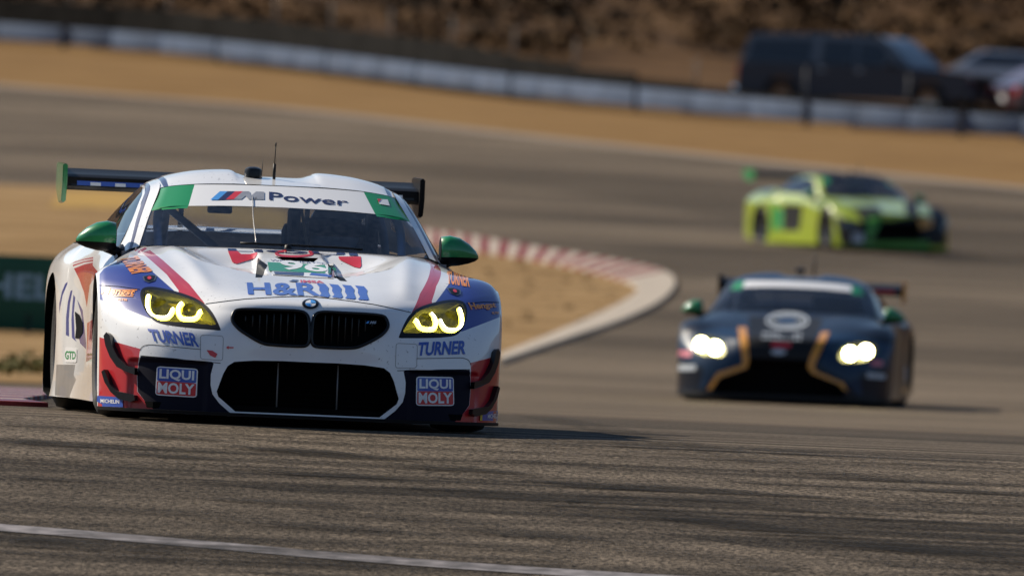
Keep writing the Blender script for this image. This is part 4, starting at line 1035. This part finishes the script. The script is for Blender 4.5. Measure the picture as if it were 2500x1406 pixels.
for sgn, base in ((0, Z3((886, 918), (1200, 938), (1190, 1158), (874, 1138))), (1, Z4((1394, 916), (1640, 920), (1644, 1110), (1392, 1108)))):
    a, b, c, d = [np.array(x) for x in base]; g = lambda u, v: tuple((a * (1 - u) + b * u) * (1 - v) + (d * (1 - u) + c * u) * v)
    D.poly('sponsor_sticker', rrect(a, b, c, d), M['vwhite'], .003)
    D.poly('sponsor_sticker', rrect(g(.03, .04), g(.97, .04), g(.97, .5), g(.03, .5), .06), M['vblue'], .0045); D.poly('sponsor_sticker', rrect(g(.03, .505), g(.97, .505), g(.97, .96), g(.03, .96), .06), M['vred'], .0045)
    D.text('lettering', 'LIQUI', [g(.08, .08), g(.92, .08), g(.92, .47), g(.08, .47)], M['vwhite'], bold=.03, off=.006); D.text('lettering', 'MOLY', [g(.06, .54), g(.94, .54), g(.94, .92), g(.06, .92)], M['vwhite'], bold=.03, off=.006)
D.poly('sticker', rrect(*Z3((188, 772), (278, 780), (276, 890), (186, 888)), .1), M['vwhite'], .003); D.text('lettering', 'GTD', Z3((190, 800), (272, 805), (270, 868), (190, 866)), M['vgreen'], bold=.03, off=.0045)
D.poly('arrow', Z3((1412, 776), (1432, 762), (1432, 771), (1470, 772), (1470, 781), (1432, 781), (1432, 790)), M['vred'], .003); D.poly('arrow', Z3((1265, 795), (1310, 800), (1347, 825), (1330, 855), (1290, 835)), M['vred'], .003)
# big name across the hood's rear edge
D.poly('hood_print', Z4((152, 92), (215, 92), (240, 112), (300, 112), (225, 150), (213, 110), (196, 105), (218, 160), (335, 128), (345, 100), (350, 110), (330, 140), (210, 176), (182, 166)), M['vred'], .003)
D.poly('hood_print', Z4((880, 128), (1030, 128), (1034, 190), (1022, 204), (985, 196), (890, 150)), M['vred'], .003)
D.text('hood_print', 'LIQUI', Z4((150, 74), (1005, 105), (1010, 126), (155, 94)), M['dblue'], bold=.03)
for a, b in ((0, 360),): D.line('hood_print', ell(Z4((590, 108))[0], 45, 7), 5, M['vred'], .003, closed=True)
# hood pin plates, seams
for px in (Z3((775, 240), (830, 225), (885, 232), (870, 270), (820, 285), (785, 270)),):
    D.poly('hood_pin', px, M['alloy'], .004, mirror=True); c = np.mean(px, 0); D.poly('hood_pin', [tuple(c + (np.array(p) - c) * .78) for p in px], M['gloss_black'], .006, mirror=True); D.poly('hood_pin', ell(tuple(c), 5, 4, 12), M['vred'], .0075, mirror=True)
D.line('panel_gap', [(757, 724), (700, 724.5), (650, 727), (600, 730), (555, 735), (502, 742)], 1.6, M['matt_black'], .0012, mirror=True)
D.line('panel_gap', smooth_line(Z3((757, 800), (765, 780), (790, 762), (850, 755), (1000, 770), (1220, 790)), 3), 1.4, M['matt_black'], .0012, mirror=True)
D.line('panel_gap', rrect(*Z3((1218, 680), (1392, 688), (1386, 876), (1216, 862)), .1), 1.1, M['grey'], .0012, closed=True, mirror=True)
D.line('panel_gap', Z3((760, 838), (1000, 858), (1370, 895)), 1.6, M['matt_black'], .0012, mirror=True)
D.line('panel_gap', Z3((448, 303), (600, 312), (757, 335)), 1.4, M['matt_black'], .0012, mirror=True)
# prints on the wing face, laid on its leading edge
wing = [o for o in R1.children if o.name.startswith('rear_wing')][0]
def wing_poly(x0, x1, z0, z1, m, off, nm='wing_print'):
    y0 = 3.5195 - off; V = [(x0, y0, z0), (x1, y0, z0), (x1, y0 + .004, z1), (x0, y0 + .004, z1)]; mesh_obj(nm, V, [(0, 1, 2, 3)], m, wing, False)
wing_poly(-.90, .90, 1.162, 1.206, M['gloss_black'], .0005, 'wing_face'); wing_poly(-.87, -.25, 1.166, 1.203, M['vblue'], .002)
for k in range(3): wing_poly(-.80 + k * .13, -.745 + k * .13, 1.166, 1.184, M['vwhite'], .004)
wing_poly(.52, .84, 1.163, 1.200, M['vwhite'], .002); wing_poly(.53, .80, 1.165, 1.197, M['vred'], .004)

# ---- cockpit
tube('roll_cage', smooth_line([(-.62, 1.0, .25), (-.62, 1.0, .8), (-.55, 1.35, 1.10), (0, 1.38, 1.14), (.55, 1.35, 1.10), (.62, 1.0, .8), (.62, 1.0, .25)], 6), .022, M['cage'], R1, 10)
tube('roll_cage', smooth_line([(-.64, 2.1, .2), (-.64, 2.1, .8), (-.52, 2.1, 1.13), (0, 2.1, 1.17), (.52, 2.1, 1.13), (.64, 2.1, .8), (.64, 2.1, .2)], 6), .022, M['cage'], R1, 10)
for a, b in (((-.55, 2.1, 1.1), (.45, 2.12, .35)), ((.55, 2.1, 1.1), (-.45, 2.12, .35)), ((-.55, 1.35, 1.1), (-.55, 2.1, 1.12)), ((.55, 1.35, 1.1), (.55, 2.1, 1.12)), ((-.5, 2.1, 1.1), (-.45, 3.1, .75)), ((.5, 2.1, 1.1), (.45, 3.1, .75))):
    tube('roll_cage', [a, b], .02, M['cage'], R1, 8)
box('dashboard', (0, 1.02, .76), (1.25, .34, .16), M['matt_black'], R1, bevel=.04)
box('camera_box', (-.30, 1.22, 1.075), (.12, .10, .07), M['black'], R1, bevel=.01)
box('cockpit_floor', (0, 1.9, .12), (1.5, 2.6, .04), M['matt_black'], R1)
box('rear_bulkhead', (0, 2.75, .50), (1.5, .04, .74), M['inner'], R1)
for sx in (-1, 1): box('door_card', (sx * .80, 1.6, .48), (.04, 1.7, .70), M['inner'], R1)
# bucket seat
st = bpy.data.objects.new('seat', None); link(st, R1)
box('seat_back', (.34, 2.0, .62), (.50, .10, .82), M['seat'], st, Matrix.Rotation(math.radians(-14), 3, 'X'), .05); box('seat_base', (.34, 1.72, .27), (.46, .5, .12), M['seat'], st, None, .05)
for sx in (-1, 1): box('head_wing', (.34 + sx * .20, 1.93, .97), (.05, .26, .24), M['seat'], st, None, .02)
tube('steering_wheel', [(.34 + .14 * math.cos(a), 1.28, .74 + .11 * math.sin(a)) for a in np.linspace(0, 2 * math.pi, 24, endpoint=False)], .014, M['black'], R1, 8, True)
tube('steering_column', [(.34, 1.28, .74), (.34, 1.02, .70)], .02, M['black'], R1, 8)
tube('seat_net_strap', [tuple(Vector(p)) for p in ((.13, 1.5, 1.13), (.22, 1.62, .72))], .008, mat('tan_strap', (.55, .42, .26), .8), R1, 6)

# ---- driver, seated: one skinned body with gloved hands on the wheel
def skin_body(name, verts, edges, rad, m, loc, yaw, root=0):
    me = bpy.data.meshes.new(name); me.from_pydata(verts, edges, []); o = bpy.data.objects.new(name, me); link(o)
    o.modifiers.new('skin', 'SKIN'); sk = me.skin_vertices[0].data
    for i, r in enumerate(rad): sk[i].radius = (r, r) if not isinstance(r, tuple) else r
    sk[root].use_root = True
    s2 = o.modifiers.new('sub', 'SUBSURF'); s2.levels = 1; s2.render_levels = 1
    bpy.context.view_layer.update(); nm = bpy.data.meshes.new_from_object(o.evaluated_get(bpy.context.evaluated_depsgraph_get()))
    bpy.data.objects.remove(o); nm.name = name; nm.materials.append(m); nm.polygons.foreach_set('use_smooth', [True] * len(nm.polygons))
    o = bpy.data.objects.new(name, nm); link(o); o.location = loc; o.rotation_euler = (0, 0, yaw); return o
cx = .34
bv = [(cx, 1.80, .36), (cx, 1.84, .56), (cx, 1.86, .72), (cx, 1.87, .82), (cx, 1.86, .90), (cx, 1.85, 1.0)]
be = [(0, 1), (1, 2), (2, 3), (3, 4), (4, 5)]; brd = [.15, .15, .17, .10, .06, .08]
for sx in (-1, 1):
    k = len(bv); bv += [(cx + sx * .19, 1.86, .79), (cx + sx * .27, 1.66, .62), (cx + sx * .17, 1.40, .72), (cx + sx * .14, 1.305, .755)]; brd += [.075, .052, .04, .035]
    be += [(3, k), (k, k + 1), (k + 1, k + 2), (k + 2, k + 3)]
    for j in range(5):
        q = len(bv); dz = .035 - j * .018
        bv += [(cx + sx * (.15 if j else .12), 1.275, .755 + dz), (cx + sx * (.155 if j else .115), 1.255, .752 + dz)]; brd += [.010, .008]; be += [(k + 3, q), (q, q + 1)]
    k = len(bv); bv += [(cx + sx * .10, 1.72, .34), (cx + sx * .14, 1.32, .50), (cx + sx * .12, 1.0, .26), (cx + sx * .12, .90, .30)]; brd += [.10, .075, .05, .04]; be += [(0, k), (k, k + 1), (k + 1, k + 2), (k + 2, k + 3)]
drv = skin_body('person', bv, be, brd, M['suit'], T1, math.radians(5.75))
tag(drv, 'driver in dark race suit and pale helmet seated behind the steering wheel', 'person')
hm = []
bm = bmesh.new(); bmesh.ops.create_uvsphere(bm, u_segments=28, v_segments=18, radius=1)
for v in bm.verts:
    x, y, z = v.co; v.co = (cx + x * .135, 1.83 + y * (.165 if y > 0 else .155), .985 + z * (.15 if z > 0 else .15))
bm_obj('helmet', bm, M['helmet'], drv, smooth=True)
V, Fc = [], []
for i in range(13):
    a = math.radians(-75 + 150 * i / 12)
    for z in (-.045, .0, .045): V.append((cx + .140 * math.sin(a), 1.83 - .162 * math.cos(a) * (1 - abs(z)), .995 + z))
for i in range(12):
    for j in range(2): Fc.append((3 * i + j, 3 * i + 3 + j, 3 * i + 4 + j, 3 * i + 1 + j))
mesh_obj('visor', V, Fc, M['gloss_black'], drv)

# ------------------------------------------------------------------ the two cars behind
M['dark_blue_body'] = mat('dark_blue_body', (.003, .006, .014), .35, coat=.25, spec=.2, noise=.1)
M['steel_blue'] = mat('steel_blue_body', (.007, .026, .062), .35, coat=.3, spec=.2, noise=.1)
M['lime'] = mat('lime_paint', (.27, .35, .006), .35, coat=1.0, noise=.08)
M['lgreen'] = mat('bright_green_paint', (.045, .24, .008), .4, coat=.6, noise=.08)
M['gold'] = mat('orange_trim', (.62, .26, .015), .4, coat=.6)
M['pale_print'] = mat('pale_print', (.42, .46, .50), .5)
M['pink_print'] = mat('pink_print', (.60, .16, .20), .5)
def Z5(*p): return Z(2.811, 1600, 600, p)
def Z6(*p): return Z(4.386, 1780, 380, p)

def gt_car(name, T, yaw, body, front_paint, side_paint, holes, strip_ends, mirrors, wing_ends, lens, warp=None, banner='vwhite', wz=1.175, half=.925):
    c = Car(name, T, yaw); R = c.root
    W_ = lambda n: warp_net(n, warp)
    a = Patch(W_(NET_FRONT)).tess(8, 8); ws = Patch(W_(NET_WS)).tess(6, 10); rf = Patch(W_(NET_ROOF)).tess(6, 6)
    sides = {sd: (Patch(side_net(W_(NET_GH), sd), False).tess(6, 6), Patch(side_net(W_(NET_SIDE), sd), False).tess(8, 6)) for sd in (-1, 1)}
    tl = Patch(W_(NET_TAIL)).tess(5, 5)
    c.patches = [a, ws, rf, tl] + [p for q in sides.values() for p in q]; c.finish_surface(); c.A = a; c.WS = ws
    pn = [([(0, 6.1), (-3.4, 6.0), (-4.0, 10), (0, 10)], 'hood', True), ([(-3.4, 6.0), (-7, 4.9), (-7, 10), (-4, 10)], 'front_fender*', True)]
    pt = [(c.uv(a, densify(px, 8)), m_, mir) for m_, px, mir in front_paint]
    for px in holes:
        h = c.uv(a, densify(px, 8)); h = [(u, max(v, .05)) for u, v in h]; pn.append((h, None, False)); c.rim('intake_rim', a, h, .12, M['matt_black']); c.backing('intake_mesh', a, h, .14, M['matt_black'])
    ln = c.uv(a, smooth_line(lens, 3, True)); pn.append((ln, 'headlight_lens*:clear', True)); c.rim('headlight_housing', a, ln, .07, M['housing'], mirror=True); c.backing('headlight_housing', a, ln, .08, M['housing'], mirror=True)
    c.build(a, 8, 7, pn, pt, 'front_bumper', body)
    ban = [(-4, 2), (4, 2), (4, 1.52), (0, 1.58), (-4, 1.52)]; ge = [(-4, 2), (-2.55, 2), (-2.35, 1.4), (-4, 1.4)]
    c.build(ws, 6, 12, [(ban, 'windscreen_banner', False)], [(ban, banner, False), (ge, 'vgreen', True)], 'windscreen', 'glass')
    c.build(rf, 6, 6, [([(-5, 3.15), (5, 3.15), (5, 4.85), (-5, 4.85)], 'rear_window:side_glass', False)], [], 'roof', strip_ends)
    arch = [(2.9 + .385 * math.cos(t), .335 + .37 * math.sin(t)) for t in np.linspace(0, 2 * math.pi, 32, endpoint=False)]
    for sd, (gp, sp) in sides.items():
        f = (lambda q: q) if sd < 0 else (lambda q: 7 - q); f8 = (lambda q: q) if sd < 0 else (lambda q: 8 - q)
        win = [(f(.45), 2.88), (f(1.2), 1.35), (f(2.0), 1.12), (f(3), 1.1), (f(4), 1.1), (f(5), 1.2), (f(5.7), 1.7), (f(5.6), 2.7), (f(4), 2.9), (f(2), 2.92)]
        c.build(gp, 6, 6, [(win, 'side_window:side_glass', False)], [], 'roof_pillar', body)
        hole = c.uv(sp, arch, side=sd)
        door = [(f8(1.0), -1), (f8(4.4), -1), (f8(4.2), 3.8), (f8(1.0), 3.8)]
        sp_pt = [([(f8(y), z) for y, z in pl], m_, False) for m_, pl in side_paint]
        c.build(sp, 7, 5, [(door, 'door', False), (hole, None, False)], sp_pt, 'rear_fender', body)
    c.build(tl, 5, 5, [], [([(-5, 3.4), (5, 3.4), (5, 6), (-5, 6)], 'black', False)], 'rear_bumper', body)
    chassis(c)
    bm = bmesh.new(); so = [(-1.0, -.40), (-.96, -.60), (-.78, -.86), (-.54, -.985), (0, -1.045), (.54, -.985), (.78, -.86), (.96, -.60), (1.0, -.40)]
    fc = bm.faces.new([bm.verts.new((x, y, .040)) for x, y in so]); g = bmesh.ops.extrude_face_region(bm, geom=[fc])
    bmesh.ops.translate(bm, verts=[v for v in g['geom'] if isinstance(v, bmesh.types.BMVert)], vec=(0, 0, .016)); bm_obj('splitter', bm, M['carbon'], R, auto=40)
    for sx in (-1, 1):
        mx, my, mz = mirrors
        mirror_pod(c, sx, sx * mx, my, mz, (sx * (mx + .02), my + .03, mz - .20), ln=.20)
    rear_wing(c, end=wing_ends, z=wz, half=half)
    lathe('beacon', [(0, .05), (.04, .05), (.056, .022), (.058, .001)], M['gloss_black'], R, 20, axis='z', c=(0, 1.5, 1.23), sharp=40)
    tube('antenna', [(.13, 1.5, 1.22), (.135, 1.5, 1.30), (.14, 1.5, 1.46)], [.014, .010, .005], M['black'], R, 8)
    tube('roll_cage', smooth_line([(-.64, 2.1, .2), (-.64, 2.1, .8), (-.52, 2.1, 1.13), (0, 2.1, 1.17), (.52, 2.1, 1.13), (.64, 2.1, .8), (.64, 2.1, .2)], 6), .022, M['cage'], R, 8)
    box('dashboard', (0, 1.02, .76), (1.25, .34, .16), M['matt_black'], R, bevel=.04); box('cockpit_floor', (0, 1.9, .12), (1.5, 2.6, .04), M['matt_black'], R); box('rear_bulkhead', (0, 2.75, .52), (1.5, .04, .78), M['matt_black'], R)
    for sx in (-1, 1): box('door_card', (sx * .80, 1.6, .48), (.04, 1.7, .70), M['matt_black'], R)
    box('seat', (.34, 2.0, .62), (.50, .12, .86), M['seat'], R, Matrix.Rotation(math.radians(-14), 3, 'X'), .05)
    return c

# dark blue car following
x2, y2 = ground(1917, 986)
fp2 = [('steel_blue', Z5((150, 620), (450, 560), (560, 570), (600, 800), (420, 880), (330, 980), (150, 990)), True),
       ('dark_blue_body', Z5((150, 780), (330, 830), (300, 980), (150, 980)), True),
       ('gold', Z5((566, 556), (625, 556), (645, 800), (625, 840), (440, 905), (385, 985), (355, 985), (425, 870), (600, 815), (595, 770)), False),
       ('gold', Z5((1140, 590), (1195, 590), (1085, 830), (1110, 865), (1290, 940), (1320, 1000), (1290, 985), (1250, 945), (1075, 875), (1042, 830), (1070, 740)), False),
       ('black', Z5((140, 985), (400, 1000), (1330, 1035), (1600, 1040), (1600, 1120), (140, 1060)), False),
       ('black', Z5((640, 480), (1150, 500), (1045, 790), (645, 770)), False)]
car2 = gt_car('race_car', (x2, y2, float(gz(y2))), math.radians(-4.5), 'dark_blue_body', fp2,
              [('gold', [(3.6, 3.9), (4.5, 3.9), (4.5, 4.25), (3.6, 4.25)]), ('pale_print', [(4.2, 2.9), (4.6, 2.9), (4.6, 3.5), (4.2, 3.5)])],
              [Z5((645, 770), (1045, 785), (1045, 850), (1090, 885), (1270, 955), (1310, 1040), (390, 1005), (440, 910), (630, 845))],
              'steel_blue', (.86, .72, .86), ('carbon', 'gold'), Z5((255, 640), (330, 615), (430, 640), (475, 690), (465, 750), (400, 755), (290, 730)), warp=lambda x, y, z: (x, y, z if z < .84 else .84 + (z - .84) * .90), wz=1.09, half=.875)
tag(car2.root, 'dark blue race car with orange trim and bright white headlights following close behind', 'race car', 'race cars on the track')
c = car2
for sg in (-1, 1):
    for (px, py) in ((315, 675), (410, 700)):
        h = c.cast(c.o, c.ray(*Z5((px, py))[0])); p = h[0] + Vector((0, .03, 0))
        lathe('headlamp', [(.0, .001), (.004, .04), (.016, .060), (.022, .046), (.03, .001)], M['lamp'], c.root, 16, axis='z').matrix_local = Matrix.Translation((p.x if sg < 0 else -p.x, p.y, p.z)) @ Matrix.Rotation(math.radians(90), 4, 'X')
ec = Z5((905, 515))[0]
c.line('hood_emblem', ell(ec, 50, 19), 5, M['pale_print'], .003, closed=True); c.line('hood_emblem', ell(ec, 38, 12), 3, M['pale_print'], .003, closed=True); c.poly('hood_emblem', ell(ec, 26, 8), M['steel_blue'], .003)
for k in range(9): c.poly('hood_lettering', Z5((735 + k * 31, 595 + k), (755 + k * 31, 595 + k), (752 + k * 31, 640 + k), (732 + k * 31, 640 + k)), M['pale_print'], .003)
c.poly('sticker', Z5((800, 660), (935, 665), (925, 700), (795, 695)), M['vred'], .003); c.poly('badge', ell(Z5((845, 728))[0], 19, 7), M['silver'], .003)
c.poly('sticker', Z5((165, 720), (250, 720), (245, 760), (160, 760)), M['pink_print'], .003); c.poly('sticker', Z5((165, 815), (280, 815), (275, 855), (160, 855)), M['pale_print'], .003)
c.poly('sticker', Z5((1480, 785), (1560, 790), (1555, 825), (1478, 820)), M['pink_print'], .003); c.poly('sticker', Z5((1450, 870), (1580, 880), (1575, 915), (1448, 905)), M['pale_print'], .003)
w2 = [o for o in c.root.children if o.name.startswith('rear_wing')][0]
mesh_obj('wing_print', [(.48, 3.518, 1.078), (.85, 3.518, 1.078), (.85, 3.518, 1.120), (.48, 3.518, 1.120)], [(0, 1, 2, 3)], M['steel_blue'], w2, False); mesh_obj('wing_print', [(.58, 3.516, 1.083), (.80, 3.516, 1.083), (.80, 3.516, 1.112), (.58, 3.516, 1.112)], [(0, 1, 2, 3)], M['vred'], w2, False)

# lime car coming round the bend
x3, y3 = ground(2152, 614)
fp3 = [('black', Z6((1130, 640), (1300, 700), (1420, 720), (1400, 600), (1700, 700), (2050, 640), (2250, 700), (2300, 960), (1200, 960)), False),
       ('black', Z6((1250, 560), (1600, 545), (1660, 650), (1480, 700), (1320, 640)), False), ('black', Z6((1880, 480), (2010, 500), (2040, 640), (1890, 640)), False), ('black', Z6((2130, 520), (2320, 560), (2330, 960), (2150, 900), (2180, 700)), False),
       ('lgreen', Z6((1440, 925), (2140, 915), (2160, 1030), (1430, 1030)), False), ('lgreen', Z6((1480, 660), (1640, 640), (1600, 760), (1530, 900), (1470, 900)), False),
       ('lime', Z6((1640, 440), (1870, 420), (1880, 640), (1700, 640)), False), ('lime', Z6((1130, 520), (1230, 520), (1410, 650), (1330, 700), (1150, 620)), False), ('gold', Z6((2020, 680), (2180, 660), (2180, 760), (2020, 790)), False)]
car3 = gt_car('race_car', (x3, y3, float(gz(y3))), math.radians(20), 'lime', fp3,
              [('black', [(1.6, 1.4), (3.6, 1.4), (3.4, 3.4), (1.8, 3.4)]), ('vgreen', [(3.6, 1.9), (4.3, 1.9), (4.2, 3.2), (3.5, 3.4)]), ('lgreen', [(4.3, 1.6), (5.0, 1.6), (4.8, 3.6), (4.2, 3.6)])],
              [Z6((1620, 730), (2040, 715), (2060, 900), (1560, 905))], 'black', (.88, .82, .88), ('green', 'green'),
              Z6((1200, 690), (1330, 690), (1390, 740), (1300, 790), (1210, 760)), banner='dark_blue_body')
tag(car3.root, 'lime yellow and black race car rounding the bend in the background', 'race car', 'race cars on the track')
car3.poly('sticker', Z6((1320, 830), (1440, 830), (1440, 930), (1320, 930)), M['pale_print'], .003)

# ------------------------------------------------------------------ vehicles parked behind the fence
def prism_body(name, prof, half, m, parent, taper=None, bevel=.05, auto=35):
    """side profile (y, z) extruded across x with narrowing upper part"""
    bm = bmesh.new(); rings = []
    for sx in (-1, 1):
        rings.append([bm.verts.new((sx * (half - (taper(z) if taper else 0)), y, z)) for y, z in prof])
    n = len(prof)
    for i in range(n): bm.faces.new((rings[0][i], rings[0][(i + 1) % n], rings[1][(i + 1) % n], rings[1][i]))
    bm.faces.new(rings[0]); bm.faces.new(rings[1][::-1])
    bmesh.ops.recalc_face_normals(bm, faces=bm.faces[:])
    if bevel: bmesh.ops.bevel(bm, geom=bm.edges[:], offset=bevel, segments=2, affect='EDGES', clamp_overlap=True)
    return bm_obj(name, bm, m, parent, auto=auto)
def road_wheel(parent, x, y, r, sd):
    e = bpy.data.objects.new('wheel', None); e.location = (x, y, r); link(e, parent)
    lathe('tyre', [(-.11, r * .62), (-.12, r * .8), (-.10, r * .97), (0, r), (.10, r * .97), (.12, r * .8), (.11, r * .62)], M['rubber'], e, 28)
    lathe('rim', [(sd * .11, r * .62), (sd * .09, r * .55), (sd * .05, r * .2), (sd * .07, .001)], M['alloy'], e, 20)
M['pickup_paint'] = mat('dark_grey_blue_paint', (.022, .028, .042), .35, coat=1.0); M['pickup_low'] = mat('charcoal_lower_paint', (.045, .045, .050), .4, coat=.6)
def pickup(T, yaw, paint, low, label, cap=True):
    """nose at -y; crew cab with a shell over the bed"""
    e = empty('pickup_truck', T, yaw); tag(e, label, 'pickup truck')
    tp = lambda z: max(0, (z - 1.12)) * .22
    arch = lambda cy: [(cy + .46 * math.cos(t), .42 + .46 * math.sin(t)) for t in np.linspace(0, math.pi, 9)]
    low_prof = [(-.95, .50), (-.98, .75), (-.95, 1.06)] + [(.55, 1.16), (4.72, 1.16), (4.76, .55)] + [(y, z) for y, z in arch(3.62)] + [(y, z) for y, z in arch(0)]
    prism_body('body', low_prof, .99, paint, e, None, .03)
    gh_ = [(.45, 1.14), (1.18, 1.80), (1.5, 1.86), (2.8, 1.87), (4.55, 1.84), (4.74, 1.14)] if cap else [(.45, 1.14), (1.18, 1.80), (1.5, 1.86), (2.8, 1.85), (2.95, 1.14)]
    prism_body('cab', gh_, .96, paint, e, tp, .06)
    for sx in (-1, 1):
        def pane(pts, nm):
            V = [(sx * (.965 - tp(z)), y, z) for y, z in pts]; mesh_obj(nm, V, [tuple(range(len(V)))], M['side_glass'], e, False)
        pane([(.82, 1.22), (1.28, 1.70), (1.80, 1.74), (1.80, 1.22)], 'side_window'); pane([(1.88, 1.22), (1.88, 1.74), (2.70, 1.75), (2.70, 1.22)], 'side_window')
        if cap: pane([(2.95, 1.24), (2.95, 1.74), (4.45, 1.72), (4.55, 1.24)], 'side_window')
        for yy in (1.70, 2.62): box('door_handle', (sx * 1.0, yy, 1.06), (.03, .16, .03), M['glint'], e, None, .008)
        box('headlight', (sx * .78, -.945, .92), (.34, .08, .16), M['clear'], e, None, .02); box('tail_lamp', (sx * .88, 4.74, .95), (.14, .06, .34), M['red_light'], e, None, .02)
        box('side_mirror', (sx * 1.06, .95, 1.24), (.16, .10, .2), paint, e, None, .03)
        road_wheel(e, sx * .86, 0, .40, sx); road_wheel(e, sx * .86, 3.62, .40, sx)
    V = [(-.84, .555, 1.22), (.84, .555, 1.22), (.72, 1.165, 1.775), (-.72, 1.165, 1.775)]; mesh_obj('windscreen', [(x, y - .02, z + .02) for x, y, z in V], [(0, 1, 2, 3)], M['side_glass'], e, False)
    box('grille', (0, -.965, .86), (1.15, .06, .36), M['black'], e, None, .02); box('front_bumper', (0, -1.0, .55), (1.9, .14, .22), low, e, None, .04); box('number_plate', (0, -1.075, .56), (.32, .01, .16), M['vwhite'], e)
    box('rear_bumper', (0, 4.80, .55), (1.9, .14, .2), M['glint'], e, None, .03)
    return e
d = 352.0
def at(px, d, off=0): a, b = unroll(px, 200); return (a / F * d, d, float(gz(d)) + off)
pk = pickup(at(2310, d), math.radians(64), M['pickup_paint'], M['pickup_low'], 'dark blue grey pickup with canopy parked behind the black fence')
pk.scale = (1.1, 1.1, 1.1)
M['pale_paint'] = mat('pale_grey_paint', (.55, .56, .58), .4, coat=1.0)
def hatch(T, yaw, paint, label):
    e = empty('parked_car', T, yaw); tag(e, label, 'car')
    arch = lambda cy: [(cy + .36 * math.cos(t), .34 + .36 * math.sin(t)) for t in np.linspace(0, math.pi, 9)]
    prism_body('body', [(-.85, .35), (-.9, .62), (-.8, .80), (.45, .98), (3.3, 1.02), (3.5, .9), (3.5, .4)] + arch(2.7) + arch(0), .88, paint, e, None, .03)
    tp = lambda z: max(0, z - .98) * .35
    prism_body('cabin', [(.35, .98), (1.15, 1.42), (2.6, 1.46), (3.25, 1.02)], .86, paint, e, tp, .05)
    for sx in (-1, 1):
        V = [(sx * (.868 - tp(z)), y, z) for y, z in ((.75, 1.06), (1.2, 1.36), (2.5, 1.38), (2.95, 1.06))]; mesh_obj('side_window', V, [(0, 1, 2, 3)], M['side_glass'], e, False)
        box('headlight', (sx * .62, -.86, .68), (.30, .08, .12), M['clear'], e, None, .02); box('tail_lamp', (sx * .76, 3.49, .80), (.20, .05, .20), M['red_light'], e, None, .02)
        road_wheel(e, sx * .78, 0, .32, sx); road_wheel(e, sx * .78, 2.7, .32, sx)
    mesh_obj('windscreen', [(-.74, .44, 1.04), (.74, .44, 1.04), (.64, 1.10, 1.41), (-.64, 1.10, 1.41)], [(0, 1, 2, 3)], M['side_glass'], e, False)
    box('front_bumper', (0, -.90, .45), (1.65, .10, .16), M['black'], e, None, .03); box('number_plate', (0, 3.52, .62), (.32, .01, .15), M['vwhite'], e)
    return e
hatch(at(2640, 372), math.radians(80), M['pale_paint'], 'pale car mostly hidden behind the parked pickup and the red tailed car')
hatch(at(2760, 352), math.radians(114), mat('dark_maroon_paint', (.05, .02, .025), .35, coat=1.0), 'dark car with a red tail lamp cut off by the right edge of the picture')
